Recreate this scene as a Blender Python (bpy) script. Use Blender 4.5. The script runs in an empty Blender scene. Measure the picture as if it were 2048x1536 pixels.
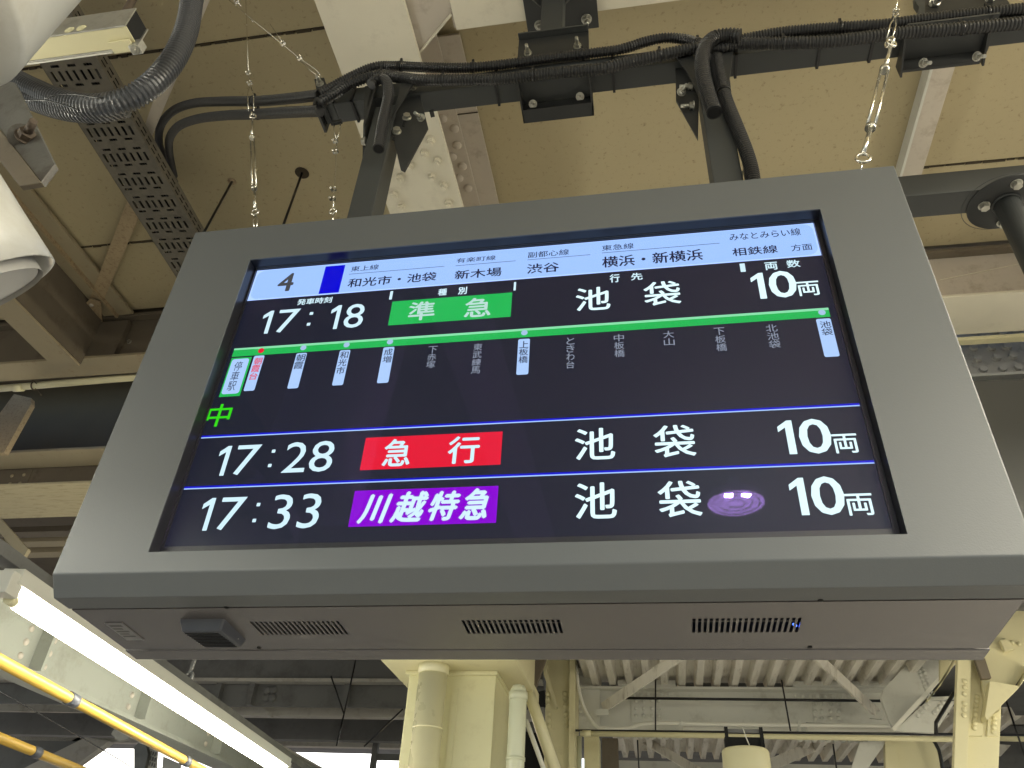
import bpy, bmesh, math, random
from mathutils import Vector, Matrix, Quaternion
random.seed(7)
S = bpy.context.scene
# ------------------------------------------------------------------ camera
FPX = 1565.8
RM = ((0.985019, 0.164663, 0.051212), (-0.056606, 0.589276, -0.805946), (-0.162888, 0.790974, 0.589769))
CAM = Vector((0.24308937, -1.16015073, -0.89139833))
cd = bpy.data.cameras.new("camera"); cam = bpy.data.objects.new("camera", cd)
S.collection.objects.link(cam); S.camera = cam
cd.sensor_width = 36.0; cd.lens = FPX / 2048 * 36.0
cd.clip_start = 0.02; cd.clip_end = 400
r_, d_, f_ = [Vector(v) for v in RM]
cam.matrix_world = Matrix(((r_.x, -d_.x, -f_.x, CAM.x), (r_.y, -d_.y, -f_.y, CAM.y), (r_.z, -d_.z, -f_.z, CAM.z), (0, 0, 0, 1)))
# ------------------------------------------------------------------ world, exposure
w = bpy.data.worlds.new("World"); S.world = w; w.use_nodes = True
nt = w.node_tree; nt.nodes.clear()
bg = nt.nodes.new('ShaderNodeBackground'); ow = nt.nodes.new('ShaderNodeOutputWorld')
sky = nt.nodes.new('ShaderNodeTexSky'); sky.sky_type = 'NISHITA'; sky.sun_disc = False
sky.sun_elevation = math.radians(30); sky.sun_rotation = math.radians(330)
nt.links.new(sky.outputs[0], bg.inputs[0]); nt.links.new(bg.outputs[0], ow.inputs[0])
bg.inputs[1].default_value = 0.095
sl = bpy.data.lights.new("sun", 'SUN'); sl.energy = 2.2; sl.angle = math.radians(0.5); sl.color = (1, .93, .82)
sun = bpy.data.objects.new("sun", sl); S.collection.objects.link(sun)
el, az = math.radians(30), math.radians(330)
sd = Vector((math.sin(az) * math.cos(el), math.cos(az) * math.cos(el), math.sin(el)))
sun.rotation_euler = sd.to_track_quat('Z', 'Y').to_euler(); sun.location = (-20, -8, 20)
S.view_settings.view_transform = 'Standard'; S.view_settings.look = 'None'
S.view_settings.exposure = 1.7; S.view_settings.gamma = 1; S.view_settings.use_curve_mapping = False
S.cycles.use_denoising = True
S.cycles.max_bounces = 8; S.cycles.diffuse_bounces = 4; S.cycles.transparent_max_bounces = 16
S.cycles.sample_clamp_indirect = 6
S.cycles.caustics_reflective = False; S.cycles.caustics_refractive = False

# ------------------------------------------------------------------ helpers
def W(px, py, ax, val):
    """point of the place seen at a pixel of the photograph, on the plane axis = val"""
    u, v = (px - 1024) / FPX, (py - 768) / FPX
    r = r_ * u + d_ * v + f_
    t = (val - CAM[ax]) / r[ax]
    return CAM + r * t

LOC = {}
def link(name, mesh, parent=None, loc=(0, 0, 0), rot=None, label=None):
    o = bpy.data.objects.new(name, mesh); S.collection.objects.link(o)
    loc = Vector(loc)
    if parent is not None:
        o.parent = parent; o.location = loc - LOC[parent.name]
    else:
        o.location = loc
    LOC[o.name] = loc.copy()
    if rot is not None:
        o.rotation_mode = 'QUATERNION'; o.rotation_quaternion = rot
    if label: o['label'] = label
    return o

def thing(name, label, cat, group=None, loc=(0, 0, 0)):
    o = link(name, None, None, loc); o.empty_display_size = .05
    o['label'] = label; o['category'] = cat
    if group: o['group'] = group
    return o

def tag(o, label, cat, group=None):
    o['label'] = label; o['category'] = cat
    if group: o['group'] = group
    return o

class MB:
    def __init__(s): s.bm = bmesh.new()
    def box(s, x0, x1, y0, y1, z0, z1, bev=0.0):
        vs = [s.bm.verts.new(p) for p in [(x0, y0, z0), (x1, y0, z0), (x1, y1, z0), (x0, y1, z0), (x0, y0, z1), (x1, y0, z1), (x1, y1, z1), (x0, y1, z1)]]
        fs = [s.bm.faces.new([vs[i] for i in q]) for q in [(3, 2, 1, 0), (4, 5, 6, 7), (0, 1, 5, 4), (1, 2, 6, 5), (2, 3, 7, 6), (3, 0, 4, 7)]]
        if bev:
            es = list({e for f in fs for e in f.edges})
            bmesh.ops.bevel(s.bm, geom=es, offset=bev, segments=2, profile=.7, affect='EDGES')
        return s
    def prism(s, pts, vec, bev=0.0):
        vec = Vector(vec); a = [s.bm.verts.new(p) for p in pts]; b = [s.bm.verts.new(Vector(p) + vec) for p in pts]
        n = len(pts); fs = [s.bm.faces.new(a), s.bm.faces.new(b[::-1])]
        for i in range(n): fs.append(s.bm.faces.new([a[i], b[i], b[(i + 1) % n], a[(i + 1) % n]]))
        bmesh.ops.recalc_face_normals(s.bm, faces=fs)
        if bev:
            es = list({e for f in fs for e in f.edges})
            bmesh.ops.bevel(s.bm, geom=es, offset=bev, segments=2, profile=.7, affect='EDGES')
        return s
    def bar(s, p, q, wd, ht, up=(0, 0, 1), bev=0.0):
        p, q = Vector(p), Vector(q); d = (q - p).normalized(); up = Vector(up)
        sx = d.cross(up).normalized(); uz = sx.cross(d).normalized()
        c = [p + sx * a * wd / 2 + uz * b * ht / 2 for a, b in ((-1, -1), (1, -1), (1, 1), (-1, 1))]
        return s.prism(c, q - p, bev)
    def tube(s, pts, rad, seg=12, cap=True):
        pts = [Vector(p) for p in pts]; n = len(pts)
        if not hasattr(rad, '__len__'): rad = [rad] * n
        t0 = (pts[1] - pts[0]).normalized()
        nrm = t0.orthogonal().normalized(); rings = []
        for i in range(n):
            t = (pts[min(i + 1, n - 1)] - pts[max(i - 1, 0)]).normalized()
            nrm = (nrm - t * nrm.dot(t)).normalized(); bn = t.cross(nrm)
            rings.append([s.bm.verts.new(pts[i] + (nrm * math.cos(k * 2 * math.pi / seg) + bn * math.sin(k * 2 * math.pi / seg)) * rad[i]) for k in range(seg)])
        for i in range(n - 1):
            for k in range(seg):
                f = s.bm.faces.new([rings[i][k], rings[i][(k + 1) % seg], rings[i + 1][(k + 1) % seg], rings[i + 1][k]]); f.smooth = True
        if cap:
            s.bm.faces.new(rings[0][::-1]); s.bm.faces.new(rings[-1])
        return s
    def cyl(s, p, q, r0, r1=None, seg=16):
        s.tube([p, q], [r0, r1 if r1 is not None else r0], seg); return s
    def lathe(s, c, prof, seg=32, axis='Z'):
        c = Vector(c); rings = []
        for r, h in prof:
            rings.append([s.bm.verts.new(c + Vector((r * math.cos(a * 2 * math.pi / seg), r * math.sin(a * 2 * math.pi / seg), h))) for a in range(seg)])
        for i in range(len(prof) - 1):
            for k in range(seg):
                f = s.bm.faces.new([rings[i][k], rings[i][(k + 1) % seg], rings[i + 1][(k + 1) % seg], rings[i + 1][k]]); f.smooth = True
        return s
    def torus(s, c, R, r, ax=(0, 0, 1), seg=20, sub=8):
        q = Vector((0, 0, 1)).rotation_difference(Vector(ax)); c = Vector(c)
        pts = [c + q @ Vector((R * math.cos(a * 2 * math.pi / seg), R * math.sin(a * 2 * math.pi / seg), 0)) for a in range(seg + 1)]
        return s.tube(pts, r, sub, cap=False)
    def mesh(s, mat, name='mesh'):
        me = bpy.data.meshes.new(name); s.bm.to_mesh(me); s.bm.free(); me.materials.append(mat); return me
    def build(s, name, mat, parent=None, label=None):
        return link(name, s.mesh(mat, name), parent, label=label)

def spline(pts, step):
    pts = [Vector(p) for p in pts]; P = [pts[0] * 2 - pts[1]] + pts + [pts[-1] * 2 - pts[-2]]; out = []
    for i in range(1, len(P) - 2):
        n = max(2, int((P[i + 1] - P[i]).length / step * 4))
        for k in range(n):
            t = k / n; a, b, c, d = P[i - 1:i + 3]
            out.append(.5 * ((2 * b) + (c - a) * t + (2 * a - 5 * b + 4 * c - d) * t * t + (3 * b - a - 3 * c + d) * t ** 3))
    out.append(pts[-1])
    res = [out[0]]; acc = 0
    for a, b in zip(out, out[1:]):
        L = (b - a).length
        while acc + L >= step and L > 0:
            f = (step - acc) / L; a = a.lerp(b, f); res.append(a.copy()); L = (b - a).length; acc = 0
        acc += L
    return res

# ------------------------------------------------------------------ materials
def mat(name, col, rough=.5, metal=0.0, var=.12, vscale=6.0, stain=None, stain_amt=0.0, stain_scale=14.0, stain_k=.55, bump=0.0, bscale=300.0, spec=.5, streak=None, emis=None, estr=0):
    m = bpy.data.materials.new(name); m.use_nodes = True; n = m.node_tree.nodes; l = m.node_tree.links
    b = n['Principled BSDF']; b.inputs['Roughness'].default_value = rough; b.inputs['Metallic'].default_value = metal
    b.inputs['Specular IOR Level'].default_value = spec
    tc = n.new('ShaderNodeTexCoord')
    nz = n.new('ShaderNodeTexNoise'); nz.inputs['Scale'].default_value = vscale; nz.inputs['Detail'].default_value = 6
    mp = n.new('ShaderNodeMapping')
    if streak: mp.inputs['Scale'].default_value = streak
    l.new(tc.outputs['Object'], mp.inputs[0]); l.new(mp.outputs[0], nz.inputs['Vector'])
    cr = n.new('ShaderNodeMixRGB'); cr.blend_type = 'MIX'
    c = Vector(col[:3]); cr.inputs[1].default_value = (*(c * (1 - var)), 1); cr.inputs[2].default_value = (*[min(1, x * (1 + var)) for x in c], 1)
    l.new(nz.outputs['Fac'], cr.inputs[0]); outc = cr.outputs[0]
    if stain:
        n2 = n.new('ShaderNodeTexNoise'); n2.inputs['Scale'].default_value = stain_scale; n2.inputs['Detail'].default_value = 8; n2.inputs['Roughness'].default_value = .7
        l.new(mp.outputs[0], n2.inputs['Vector'])
        rp = n.new('ShaderNodeValToRGB'); rp.color_ramp.elements[0].position = 1 - stain_amt - .06; rp.color_ramp.elements[1].position = 1 - stain_amt + .10; rp.color_ramp.elements[1].color = (stain_k, stain_k, stain_k, 1)
        l.new(n2.outputs['Fac'], rp.inputs[0])
        mx = n.new('ShaderNodeMixRGB'); mx.inputs[2].default_value = (*stain, 1); l.new(rp.outputs[0], mx.inputs[0]); l.new(outc, mx.inputs[1]); outc = mx.outputs[0]
    l.new(outc, b.inputs['Base Color'])
    rr = n.new('ShaderNodeMapRange'); rr.inputs[3].default_value = max(0, rough - .08); rr.inputs[4].default_value = min(1, rough + .08)
    l.new(nz.outputs['Fac'], rr.inputs[0]); l.new(rr.outputs[0], b.inputs['Roughness'])
    if bump:
        n3 = n.new('ShaderNodeTexNoise'); n3.inputs['Scale'].default_value = bscale; n3.inputs['Detail'].default_value = 3
        l.new(tc.outputs['Object'], n3.inputs['Vector'])
        bp = n.new('ShaderNodeBump'); bp.inputs['Strength'].default_value = bump; bp.inputs['Distance'].default_value = .001
        l.new(n3.outputs['Fac'], bp.inputs['Height']); l.new(bp.outputs[0], b.inputs['Normal'])
    if emis:
        b.inputs['Emission Color'].default_value = (*emis, 1); b.inputs['Emission Strength'].default_value = estr
    return m

def emit(name, col, s=1.0):
    m = bpy.data.materials.new(name); m.use_nodes = True; n = m.node_tree.nodes; n.clear()
    e = n.new('ShaderNodeEmission'); e.inputs[0].default_value = (*col, 1); e.inputs[1].default_value = s
    o = n.new('ShaderNodeOutputMaterial'); m.node_tree.links.new(e.outputs[0], o.inputs[0]); return m

M = {}
M['case'] = mat('grey_powder_coat', (.090, .096, .099), .42, 0, .04, 3, bump=.16, bscale=420)
M['belly'] = mat('grey_satin_sheet', (.165, .153, .152), .22, .5, .05, 2, bump=.05, bscale=420)
M['steel'] = mat('charcoal_painted_steel', (.040, .043, .043), .5, 0, .08, 8, bump=.12, bscale=260)
M['steel2'] = mat('dark_bracket_paint', (.022, .023, .023), .5, 0, .12, 12, bump=.12, bscale=260)
M['panel'] = mat('aged_cream_ceiling_board', (.435, .37, .228), .85, 0, .07, 2.2, stain=(.14, .10, .05), stain_amt=.365, stain_k=.85, stain_scale=46, bump=.35, bscale=120)
M['groove'] = mat('dark_joint_dirt', (.05, .038, .022), .95)  # own dark colour of joints, filler and backing
M['white'] = mat('yellowed_white_beam_paint', (.66, .62, .50), .6, 0, .10, 5, stain=(.46, .42, .33), stain_amt=.40, stain_scale=7, bump=.25, bscale=90)
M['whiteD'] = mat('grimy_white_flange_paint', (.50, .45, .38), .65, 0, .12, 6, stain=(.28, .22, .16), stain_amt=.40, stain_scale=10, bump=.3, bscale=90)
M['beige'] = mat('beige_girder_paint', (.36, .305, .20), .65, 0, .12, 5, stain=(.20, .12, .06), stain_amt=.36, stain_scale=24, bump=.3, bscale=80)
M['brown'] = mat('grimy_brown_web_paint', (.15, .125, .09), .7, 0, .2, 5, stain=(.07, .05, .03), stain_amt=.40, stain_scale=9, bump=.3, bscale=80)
M['peel'] = mat('peeling_cream_paint', (.55, .48, .30), .7, 0, .1, 5, stain=(.26, .17, .08), stain_amt=.43, stain_scale=8, streak=(1, 6, 6), bump=.6, bscale=60)
M['rusty'] = mat('speckled_rusty_strut', (.40, .31, .19), .75, 0, .2, 9, stain=(.12, .055, .02), stain_amt=.43, stain_scale=60, bump=.4, bscale=150)
M['far'] = mat('slate_grey_roof_steel', (.17, .17, .165), .7, 0, .25, 1.3, stain=(.08, .075, .07), stain_amt=.45, stain_scale=3)
M['farlight'] = mat('pale_fascia_steel', (.5, .48, .43), .7, 0, .15, 2, stain=(.25, .2, .15), stain_amt=.42, stain_scale=5)
M['deck'] = mat('weathered_corrugated_deck', (.70, .67, .60), .7, 0, .14, 3, stain=(.25, .2, .15), stain_amt=.42, stain_scale=5, streak=(5, .6, 1))
M['rail'] = mat('pale_grey_riveted_girder', (.58, .58, .53), .65, 0, .08, 3, stain=(.36, .34, .29), stain_amt=.40, stain_scale=5, bump=.3, bscale=60)
M['cream'] = mat('thick_yellow_cream_gloss', (.68, .65, .41), .30, 0, .05, 3, stain=(.58, .54, .32), stain_amt=.42, stain_scale=9, bump=.8, bscale=26)
M['creamflat'] = mat('yellow_cream_steel_paint', (.66, .61, .38), .5, 0, .05, 3, stain=(.5, .44, .26), stain_amt=.36, stain_scale=6, bump=.2, bscale=60)
M['pipecream'] = mat('cream_pipe_gloss', (.68, .64, .42), .3, 0, .05, 3, bump=.1, bscale=40)
M['pipegreen'] = mat('pale_green_pipe_gloss', (.58, .59, .43), .32, 0, .05, 3)
M['galv'] = mat('galvanised_strut', (.55, .54, .50), .38, .75, .2, 10, stain=(.3, .28, .24), stain_amt=.42, stain_scale=18)
M['galvdull'] = mat('dull_galvanised_tray', (.15, .135, .105), .6, .3, .25, 14, stain=(.09, .08, .06), stain_amt=.46, stain_scale=22, bump=.3, bscale=200)
M['grimy'] = mat('grimy_galvanised_bracket', (.16, .155, .14), .55, .4, .25, 10, stain=(.06, .045, .035), stain_amt=.46, stain_scale=18, bump=.6, bscale=130)
M['boltgrey'] = mat('grey_bolted_plate_paint', (.46, .45, .41), .6, 0, .12, 10, stain=(.12, .11, .1), stain_amt=.42, stain_scale=12, bump=.4, bscale=100)
M['girdpaint'] = mat('grey_green_girder_paint', (.36, .375, .325), .55, 0, .08, 3, stain=(.25, .25, .2), stain_amt=.42, stain_scale=5, bump=.3, bscale=60)
M['rust'] = mat('rusty_bolt', (.10, .075, .055), .7, .3, .3, 20)
M['bolt'] = mat('zinc_plated_bolt', (.42, .41, .36), .38, .85, .1, 40)
M['rivet'] = mat('painted_rivet', (.52, .47, .40), .55, 0, .1, 30)
M['cond'] = mat('black_corrugated_plastic', (.017, .017, .0175), .36, 0, .1, 10, spec=.7)
M['condbig'] = mat('charcoal_corrugated_plastic', (.06, .062, .068), .33, 0, .1, 10, spec=.6)
M['tie'] = mat('black_nylon', (.008, .008, .009), .35)
M['inox'] = mat('stainless_wire', (.72, .70, .62), .25, 1.0, .08, 60)
M['enamel'] = mat('white_enamel_cover', (.47, .465, .43), .36, 0, .06, 3, stain=(.36, .33, .27), stain_amt=.42, stain_scale=4)
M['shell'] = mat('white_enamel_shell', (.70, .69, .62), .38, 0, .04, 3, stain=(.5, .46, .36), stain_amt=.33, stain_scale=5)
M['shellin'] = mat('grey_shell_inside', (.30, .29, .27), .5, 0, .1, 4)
M['black'] = mat('black_plastic_bezel', (.012, .012, .014), .35, 0, .05, 5)
M['blackm'] = mat('black_interior', (.006, .006, .006), .9)
M['speaker'] = mat('navy_grey_speaker_plastic', (.06, .064, .078), .45, 0, .05, 5)
M['plate'] = mat('etched_metal_nameplate', (.30, .29, .28), .35, .8, .2, 60)
M['plateink'] = mat('nameplate_print', (.10, .095, .095), .5)
M['yellow'] = mat('yellow_cable_cover', (.42, .27, .05), .4, 0, .06, 4, stain=(.5, .28, .03), stain_amt=.4, stain_scale=3)
M['floor'] = mat('platform_paving', (.30, .29, .27), .8, 0, .1, 2)
M['track'] = mat('ballast', (.22, .2, .18), .9, 0, .3, 8)
M['tube'] = emit('fluorescent_glow', (1.0, .96, .80), 20.0)
M['fill_tube'] = emit('fill_tube_glow', (1.0, .90, .68), 34.0)  # glow of the added unseen fill lamps on the right
M['dif'] = emit('lamp_diffuser_glow', (1.0, .96, .9), 4.5)
M['ledhot'] = emit('lamp_led_glow', (1.0, .97, .92), 260.0)
M['lamprim'] = mat('lamp_rim_paint', (.5, .5, .5), .5)
M['darkpanel'] = mat('dark_grey_sign_back', (.10, .10, .095), .5, 0, .05, 4, bump=.1, bscale=260)

# bolt meshes (axis +Z points out of the plate)
def bolt_mesh(r=.009, shank=.018, m='bolt'):
    b = MB(); b.cyl((0, 0, 0), (0, 0, .0025), r * 1.25, seg=16)
    pts = [(r * math.cos(a * math.pi / 3), r * math.sin(a * math.pi / 3), .0025) for a in range(6)]
    b.prism(pts, (0, 0, r * .9), .0008)
    if shank: b.cyl((0, 0, r * .9), (0, 0, .0025 + r * .9 + shank), r * .55, r * .5, seg=10)
    return b.mesh(M[m], 'bolt')
def rivet_mesh(r, m='rivet'):
    b = MB(); b.lathe((0, 0, 0), [(r * 1.02, 0), (r, r * .25), (r * .8, r * .5), (r * .45, r * .66), (.0005, r * .7)], 12); return b.mesh(M[m], 'rivet')
B_hang = bolt_mesh(.0095, .022); B_short = bolt_mesh(.0105, 0); B_flange = bolt_mesh(.013, 0)
def place(mesh, name, p, axis, parent, roll=0):
    q = Vector((0, 0, 1)).rotation_difference(Vector(axis).normalized()) @ Quaternion((0, 0, 1), roll)
    return link(name, mesh, parent, p, q)

# ================================================================== SETTING
FZ = -2.55
fl = MB().box(-7.5, 6.5, -14, 26, FZ - .3, FZ).build('platform', M['floor']); fl['kind'] = 'structure'
g = MB().box(-150, 150, -150, 150, FZ - 1.6, FZ - 1.5).build('ground', M['track']); g['kind'] = 'structure'

ceil_ = link('ceiling', None); ceil_['kind'] = 'structure'
cz = 2.0
ysm = [-9.49 + .981 * k for k in range(0, 11)] + [1.30, 1.80]
ysm = [y for y in [-9.49, -8.51, -7.53, -6.55, -5.57, -4.59, -3.60, -2.62, -1.64, -.66, .32, 1.30, 1.80]]
for a, b in zip(ysm, ysm[1:]):
    for xa, xb in ((-6.9, -3.4), (-3.4, -.6), (-.6, 1.45), (1.45, 4.1), (4.1, 6.9)):
        MB().box(xa + .0015, xb - .0015, a + .006, b - .006, cz, cz + .012, .002).build('ceiling_panel', M['panel'], ceil_)
MB().box(-7, 7, -9.6, 1.80, cz + .013, cz + .09).build('roof_underlay', M['groove'], ceil_)
# crumbling joint filler along the seam right of the board
for yy, x0, x1 in ((1.30, 1.5, 2.6), (1.30, -2.9, -2.1), (.32, -3.2, -.9)):
    fb = MB(); x = x0
    while x < x1:
        L = random.uniform(.02, .09); hh = random.uniform(.003, .007)
        fb.box(x, x + L, yy - hh, yy + random.uniform(.002, .008), cz - .003, cz + .002); x += L + random.uniform(0, .02)
    fb.build('joint_filler', M['groove'], ceil_)
# small blemish pits and the two holes the rods go through
# ------------------------------------------------------------------ white I-beam (runs away from the camera)
ib = thing('roof_beam', 'wide white riveted steel beam running across the ceiling behind the cross bar', 'beam', 'ceiling beams', (-.595, 0, 1.6))
MB().box(-.742, -.448, -9, 1.80, 1.60, 1.618, .003).build('bottom_flange', M['white'], ib)
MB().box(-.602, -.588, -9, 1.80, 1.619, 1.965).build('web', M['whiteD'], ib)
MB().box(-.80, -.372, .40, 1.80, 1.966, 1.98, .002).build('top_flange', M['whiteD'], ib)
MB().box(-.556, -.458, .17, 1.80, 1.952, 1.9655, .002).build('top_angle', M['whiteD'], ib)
MB().box(-.752, -.438, .46, 1.30, 1.584, 1.5995, .003).build('splice_plate', M['white'], ib)
MB().box(-.60, -.44, .455, .50, 1.587, 1.5993).build('splice_lip', M['white'], ib)
MB().box(-.458, -.37, .745, .749, 1.9625, 1.9655).build('flange_joint', M['groove'], ib)
RV = rivet_mesh(.020); RB = rivet_mesh(.012)
for (x, y) in ((885, 237), (909, 257), (914, 290), (905, 313), (925, 332), (918, 356), (936, 376)):
    p = W(x, y, 2, 1.951); place(RV, 'rivet', p, (0, 0, -1), ib)
SB = bolt_mesh(.017, .012, 'white')
for (x, y) in ((862, 281), (849, 307), (875, 322), (864, 352), (800, 355), (788, 388), (888, 370), (897, 405), (803, 412), (838, 262), (905, 340), (820, 330)):
    p = W(x, y, 2, 1.583)
    if -.745 < p.x < -.445: place(SB, 'splice_bolt', p, (0, 0, -1), ib, random.random())
# ------------------------------------------------------------------ cross beam above the hanger, upper edge of the view
xb = thing('cross_beam', 'pale cross beam along the top edge carrying the black base plate', 'beam', 'ceiling beams', (0, 0, 1.6))
MB().box(-.30, 6.5, -.14, .185, 1.60, 1.618, .003).build('bottom_flange', M['white'], xb)
MB().box(-.43, 6.5, .01, .035, 1.619, 1.995).build('web', M['whiteD'], xb)
gp = [W(*q, 2, 1.622) for q in ((838, 104), (903, 25), (905, -40), (800, -40), (806, 0))]
MB().prism(gp, (0, 0, .014), .001).build('gusset_plate', M['whiteD'], xb)
gl = [W(*q, 2, 1.621) for q in ((836, 105), (840, 107), (905, 28), (902, 24))]
MB().prism(gl, (0, 0, -.006)).build('gusset_edge', M['white'], xb)
MB().box(-.31, -.295, .12, .186, 1.619, 1.95).build('end_plate', M['whiteD'], xb)
# ------------------------------------------------------------------ white purlin right
pr = thing('roof_purlin', 'narrow white purlin under the ceiling above the right end of the board', 'beam', 'ceiling beams', (1.45, 1, 1.95))
MB().box(1.412, 1.492, .19, 1.79, 1.935, 1.999, .003).build('purlin_web', M['whiteD'], pr)
MB().box(1.400, 1.4115, .19, 1.79, 1.93, 1.999, .002).build('purlin_lip', M['rail'], pr)
# purlins further right and left out of easy view keep the rhythm of the roof
# ------------------------------------------------------------------ first girder (edge of the boarded ceiling)
g1 = thing('edge_girder', 'long girder along the far edge of the boarded ceiling, beige on the left', 'girder', None, (0, 1.85, 1.68))
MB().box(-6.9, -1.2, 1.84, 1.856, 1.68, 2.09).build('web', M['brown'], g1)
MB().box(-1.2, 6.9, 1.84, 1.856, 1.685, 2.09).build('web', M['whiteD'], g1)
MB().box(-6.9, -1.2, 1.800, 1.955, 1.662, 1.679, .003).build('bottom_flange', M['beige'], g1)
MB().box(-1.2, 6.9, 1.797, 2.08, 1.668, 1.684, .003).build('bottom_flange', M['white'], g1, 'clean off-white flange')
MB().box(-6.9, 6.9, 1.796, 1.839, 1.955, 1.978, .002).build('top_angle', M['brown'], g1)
MB().box(1.3, 3.2, 2.09, 2.13, 1.64, 1.66).build('timber_packing', M['creamflat'], g1)
# right: long thin crease on the web
a = W(1880, 560, 1, 1.8365); b = W(2048, 526, 1, 1.8365)
MB().bar(a, b, .004, .003).build('web_crease', M['white'], g1)
# left : gusset plate and rusty strut
gs = [W(*q, 2, 1.93) for q in ((180, 598), (201, 606), (206, 668), (105, 662), (128, 652))]
MB().prism(gs, (0, 0, .01), .001).build('gusset_plate', M['rusty'], g1)
for q in ((183, 610), (181, 622), (179, 634)):
    place(RB, 'rivet', W(*q, 2, 1.929), (0, 0, -1), g1)
st = thing('rusty_strut', 'speckled rusty flat strut on the ceiling left of the board', 'strut', None, W(235, 520, 2, 1.96))
MB().prism([W(*q, 2, 1.955) for q in ((262, 380), (296, 392), (205, 606), (179, 598))], (0, 0, .012), .002).build('strut_bar', M['rusty'], st)
ob = W(259, 684, 1, 1.838)
place(B_short, 'bolt', ob, (0, -1, 0), g1)
# stiffener on the girder web (left)
MB().box(-3.05, -2.62, 1.802, 1.838, 1.681, 1.93).build('web_stiffener', M['brown'], g1)
# ------------------------------------------------------------------ left beam parallel to the white beam
lb = thing('side_beam', 'dull beige beam meeting the edge girder in the far left', 'beam', 'ceiling beams', (-2.87, 0, 1.6))
MB().box(-2.945, -2.79, -9, 1.79, 1.60, 1.614, .003).build('bottom_flange', M['beige'], lb)
MB().box(-2.80, -2.786, -9, 1.79, 1.615, 1.96).build('web', M['brown'], lb)
MB().box(-2.785, -2.60, -9, 1.79, 1.962, 1.98, .002).build('top_flange', M['beige'], lb)
MB().box(-2.70, -2.688, -9, 1.79, 1.94, 1.9615).build('top_rib', M['rusty'], lb)
# diagonal flat brace in the upper left
dbp = [W(*q, 2, 1.70) for q in ((395, -60), (445, -60), (304, 272), (286, 262))]
tag(MB().prism(dbp, (0, 0, .01), .001).build('flat_brace', M['whiteD']), 'pale flat brace crossing the ceiling behind the big corrugated hose', 'brace')
# second brace right: from tray to the beam behind hose
# cream conduit under girder
cp = thing('wall_conduit', 'cream conduit pipe clipped under the beige girder on the left', 'pipe', None, (-3, 2.05, 1.62))
a, b = W(-60, 782, 1, 2.0), W(300, 752, 1, 2.0)
MB().cyl(a, b, .021, seg=16).build('pipe', M['pipecream'], cp)
a2, b2 = W(28, 776, 1, 2.0), W(46, 775, 1, 2.0)
MB().cyl(a2, b2, .0235, seg=16).build('coupling', M['pipecream'], cp)
k1 = W(68, 772, 1, 2.0)
MB().torus(k1, .023, .004, (1, 0, .04)).build('pipe_clip', M['rust'], cp)
MB().bar(W(60, 757, 1, 1.97), W(72, 766, 1, 1.97), .02, .004).build('clip_tab', M['rust'], cp)
MB().bar(W(72, 778, 1, 1.97), W(82, 790, 1, 1.97), .012, .004).build('clip_tab', M['rust'], cp)

# ------------------------------------------------------------------ left background: successive girders
def fascia(name, label, y, ztop, zbot, x0, x1, m1, m2, depth=.3, flz=.02, stiff=0, grp='girders in the roof beyond the board', step=.8):
    t = thing(name, label, 'girder', grp, ((x0 + x1) / 2, y, zbot))
    MB().box(x0, x1, y + .05, y + .065, zbot + flz + .001, ztop).build('web', M[m1], t)
    MB().box(x0, x1, y, y + depth, zbot, zbot + flz, .003).build('bottom_flange', M[m2], t)
    if stiff:
        x = x0 + .3
        while x < x1:
            MB().box(x, x + .03, y + .012, y + .049, zbot + flz + .001, ztop - .01).build('stiffener', M[m1], t); x += step
    return t
# zone just behind girder one: a lower roof deck seen as dark planes
rd = MB().box(-16, -1.9, 2.12, 15, 2.42, 2.46).build('roof_deck', M['brown']); rd['kind'] = 'structure'
rc_ = MB().box(-16, 14, 1.9, 16.5, 2.50, 2.55).build('roof_sky_cover', M['far']); rc_['kind'] = 'structure'  # added unseen slab that keeps sky light out of the gaps
rc_ = MB().box(-7.2, 7.2, -9.8, 1.95, 2.095, 2.2).build('roof_leak_block', M['far']); rc_['kind'] = 'structure'  # added unseen slab closing the roof against leaking sky light
M['dim'] = mat('shaded_recess_brown', (.085, .072, .052), .8, 0, .2, 4)  # darker brown, with the shade of the recess put into it
g2 = thing('second_girder', 'brown girder with a small riveted plate far left of the board', 'girder', None, (-4, 3, 1.75))
zA_ = 1.75; yA_, yB_ = W(60, 904, 2, zA_).y, W(60, 937, 2, zA_).y
MB().box(-8, -1.9, yA_, yB_, zA_, zA_ + .02, .004).build('upper_flange', M['beige'], g2)
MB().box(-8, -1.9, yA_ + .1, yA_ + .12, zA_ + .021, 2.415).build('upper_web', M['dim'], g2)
zB_ = W(60, 973, 1, yB_).z
MB().box(-8, -1.9, yB_ + .001, yB_ + .02, zB_ + .02, zA_ - .001).build('lower_web', M['brown'], g2)
g2b = thing('peeling_beam', 'beam with peeling cream paint on its underside far left of the board', 'beam', None, (-4, yB_, zB_))
yC_ = W(60, 1036, 2, zB_).y
MB().box(-8, -1.9, yB_ - .02, yC_, zB_, zB_ + .018, .004).build('beam_soffit', M['peel'], g2b)
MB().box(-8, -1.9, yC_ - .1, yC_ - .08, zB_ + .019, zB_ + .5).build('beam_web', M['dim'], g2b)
gpz = [W(*q, 1, yB_) for q in ((18, 943), (66, 940), (54, 970), (6, 972))]
MB().prism(gpz, (0, -.006, 0), .001).build('riveted_plate', M['brown'], g2)
for q in ((24, 952), (48, 950), (20, 968), (40, 967)):
    place(rivet_mesh(.013, 'beige'), 'rivet', W(*q, 1, yB_ - .006), (0, -1, 0), g2)
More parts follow.
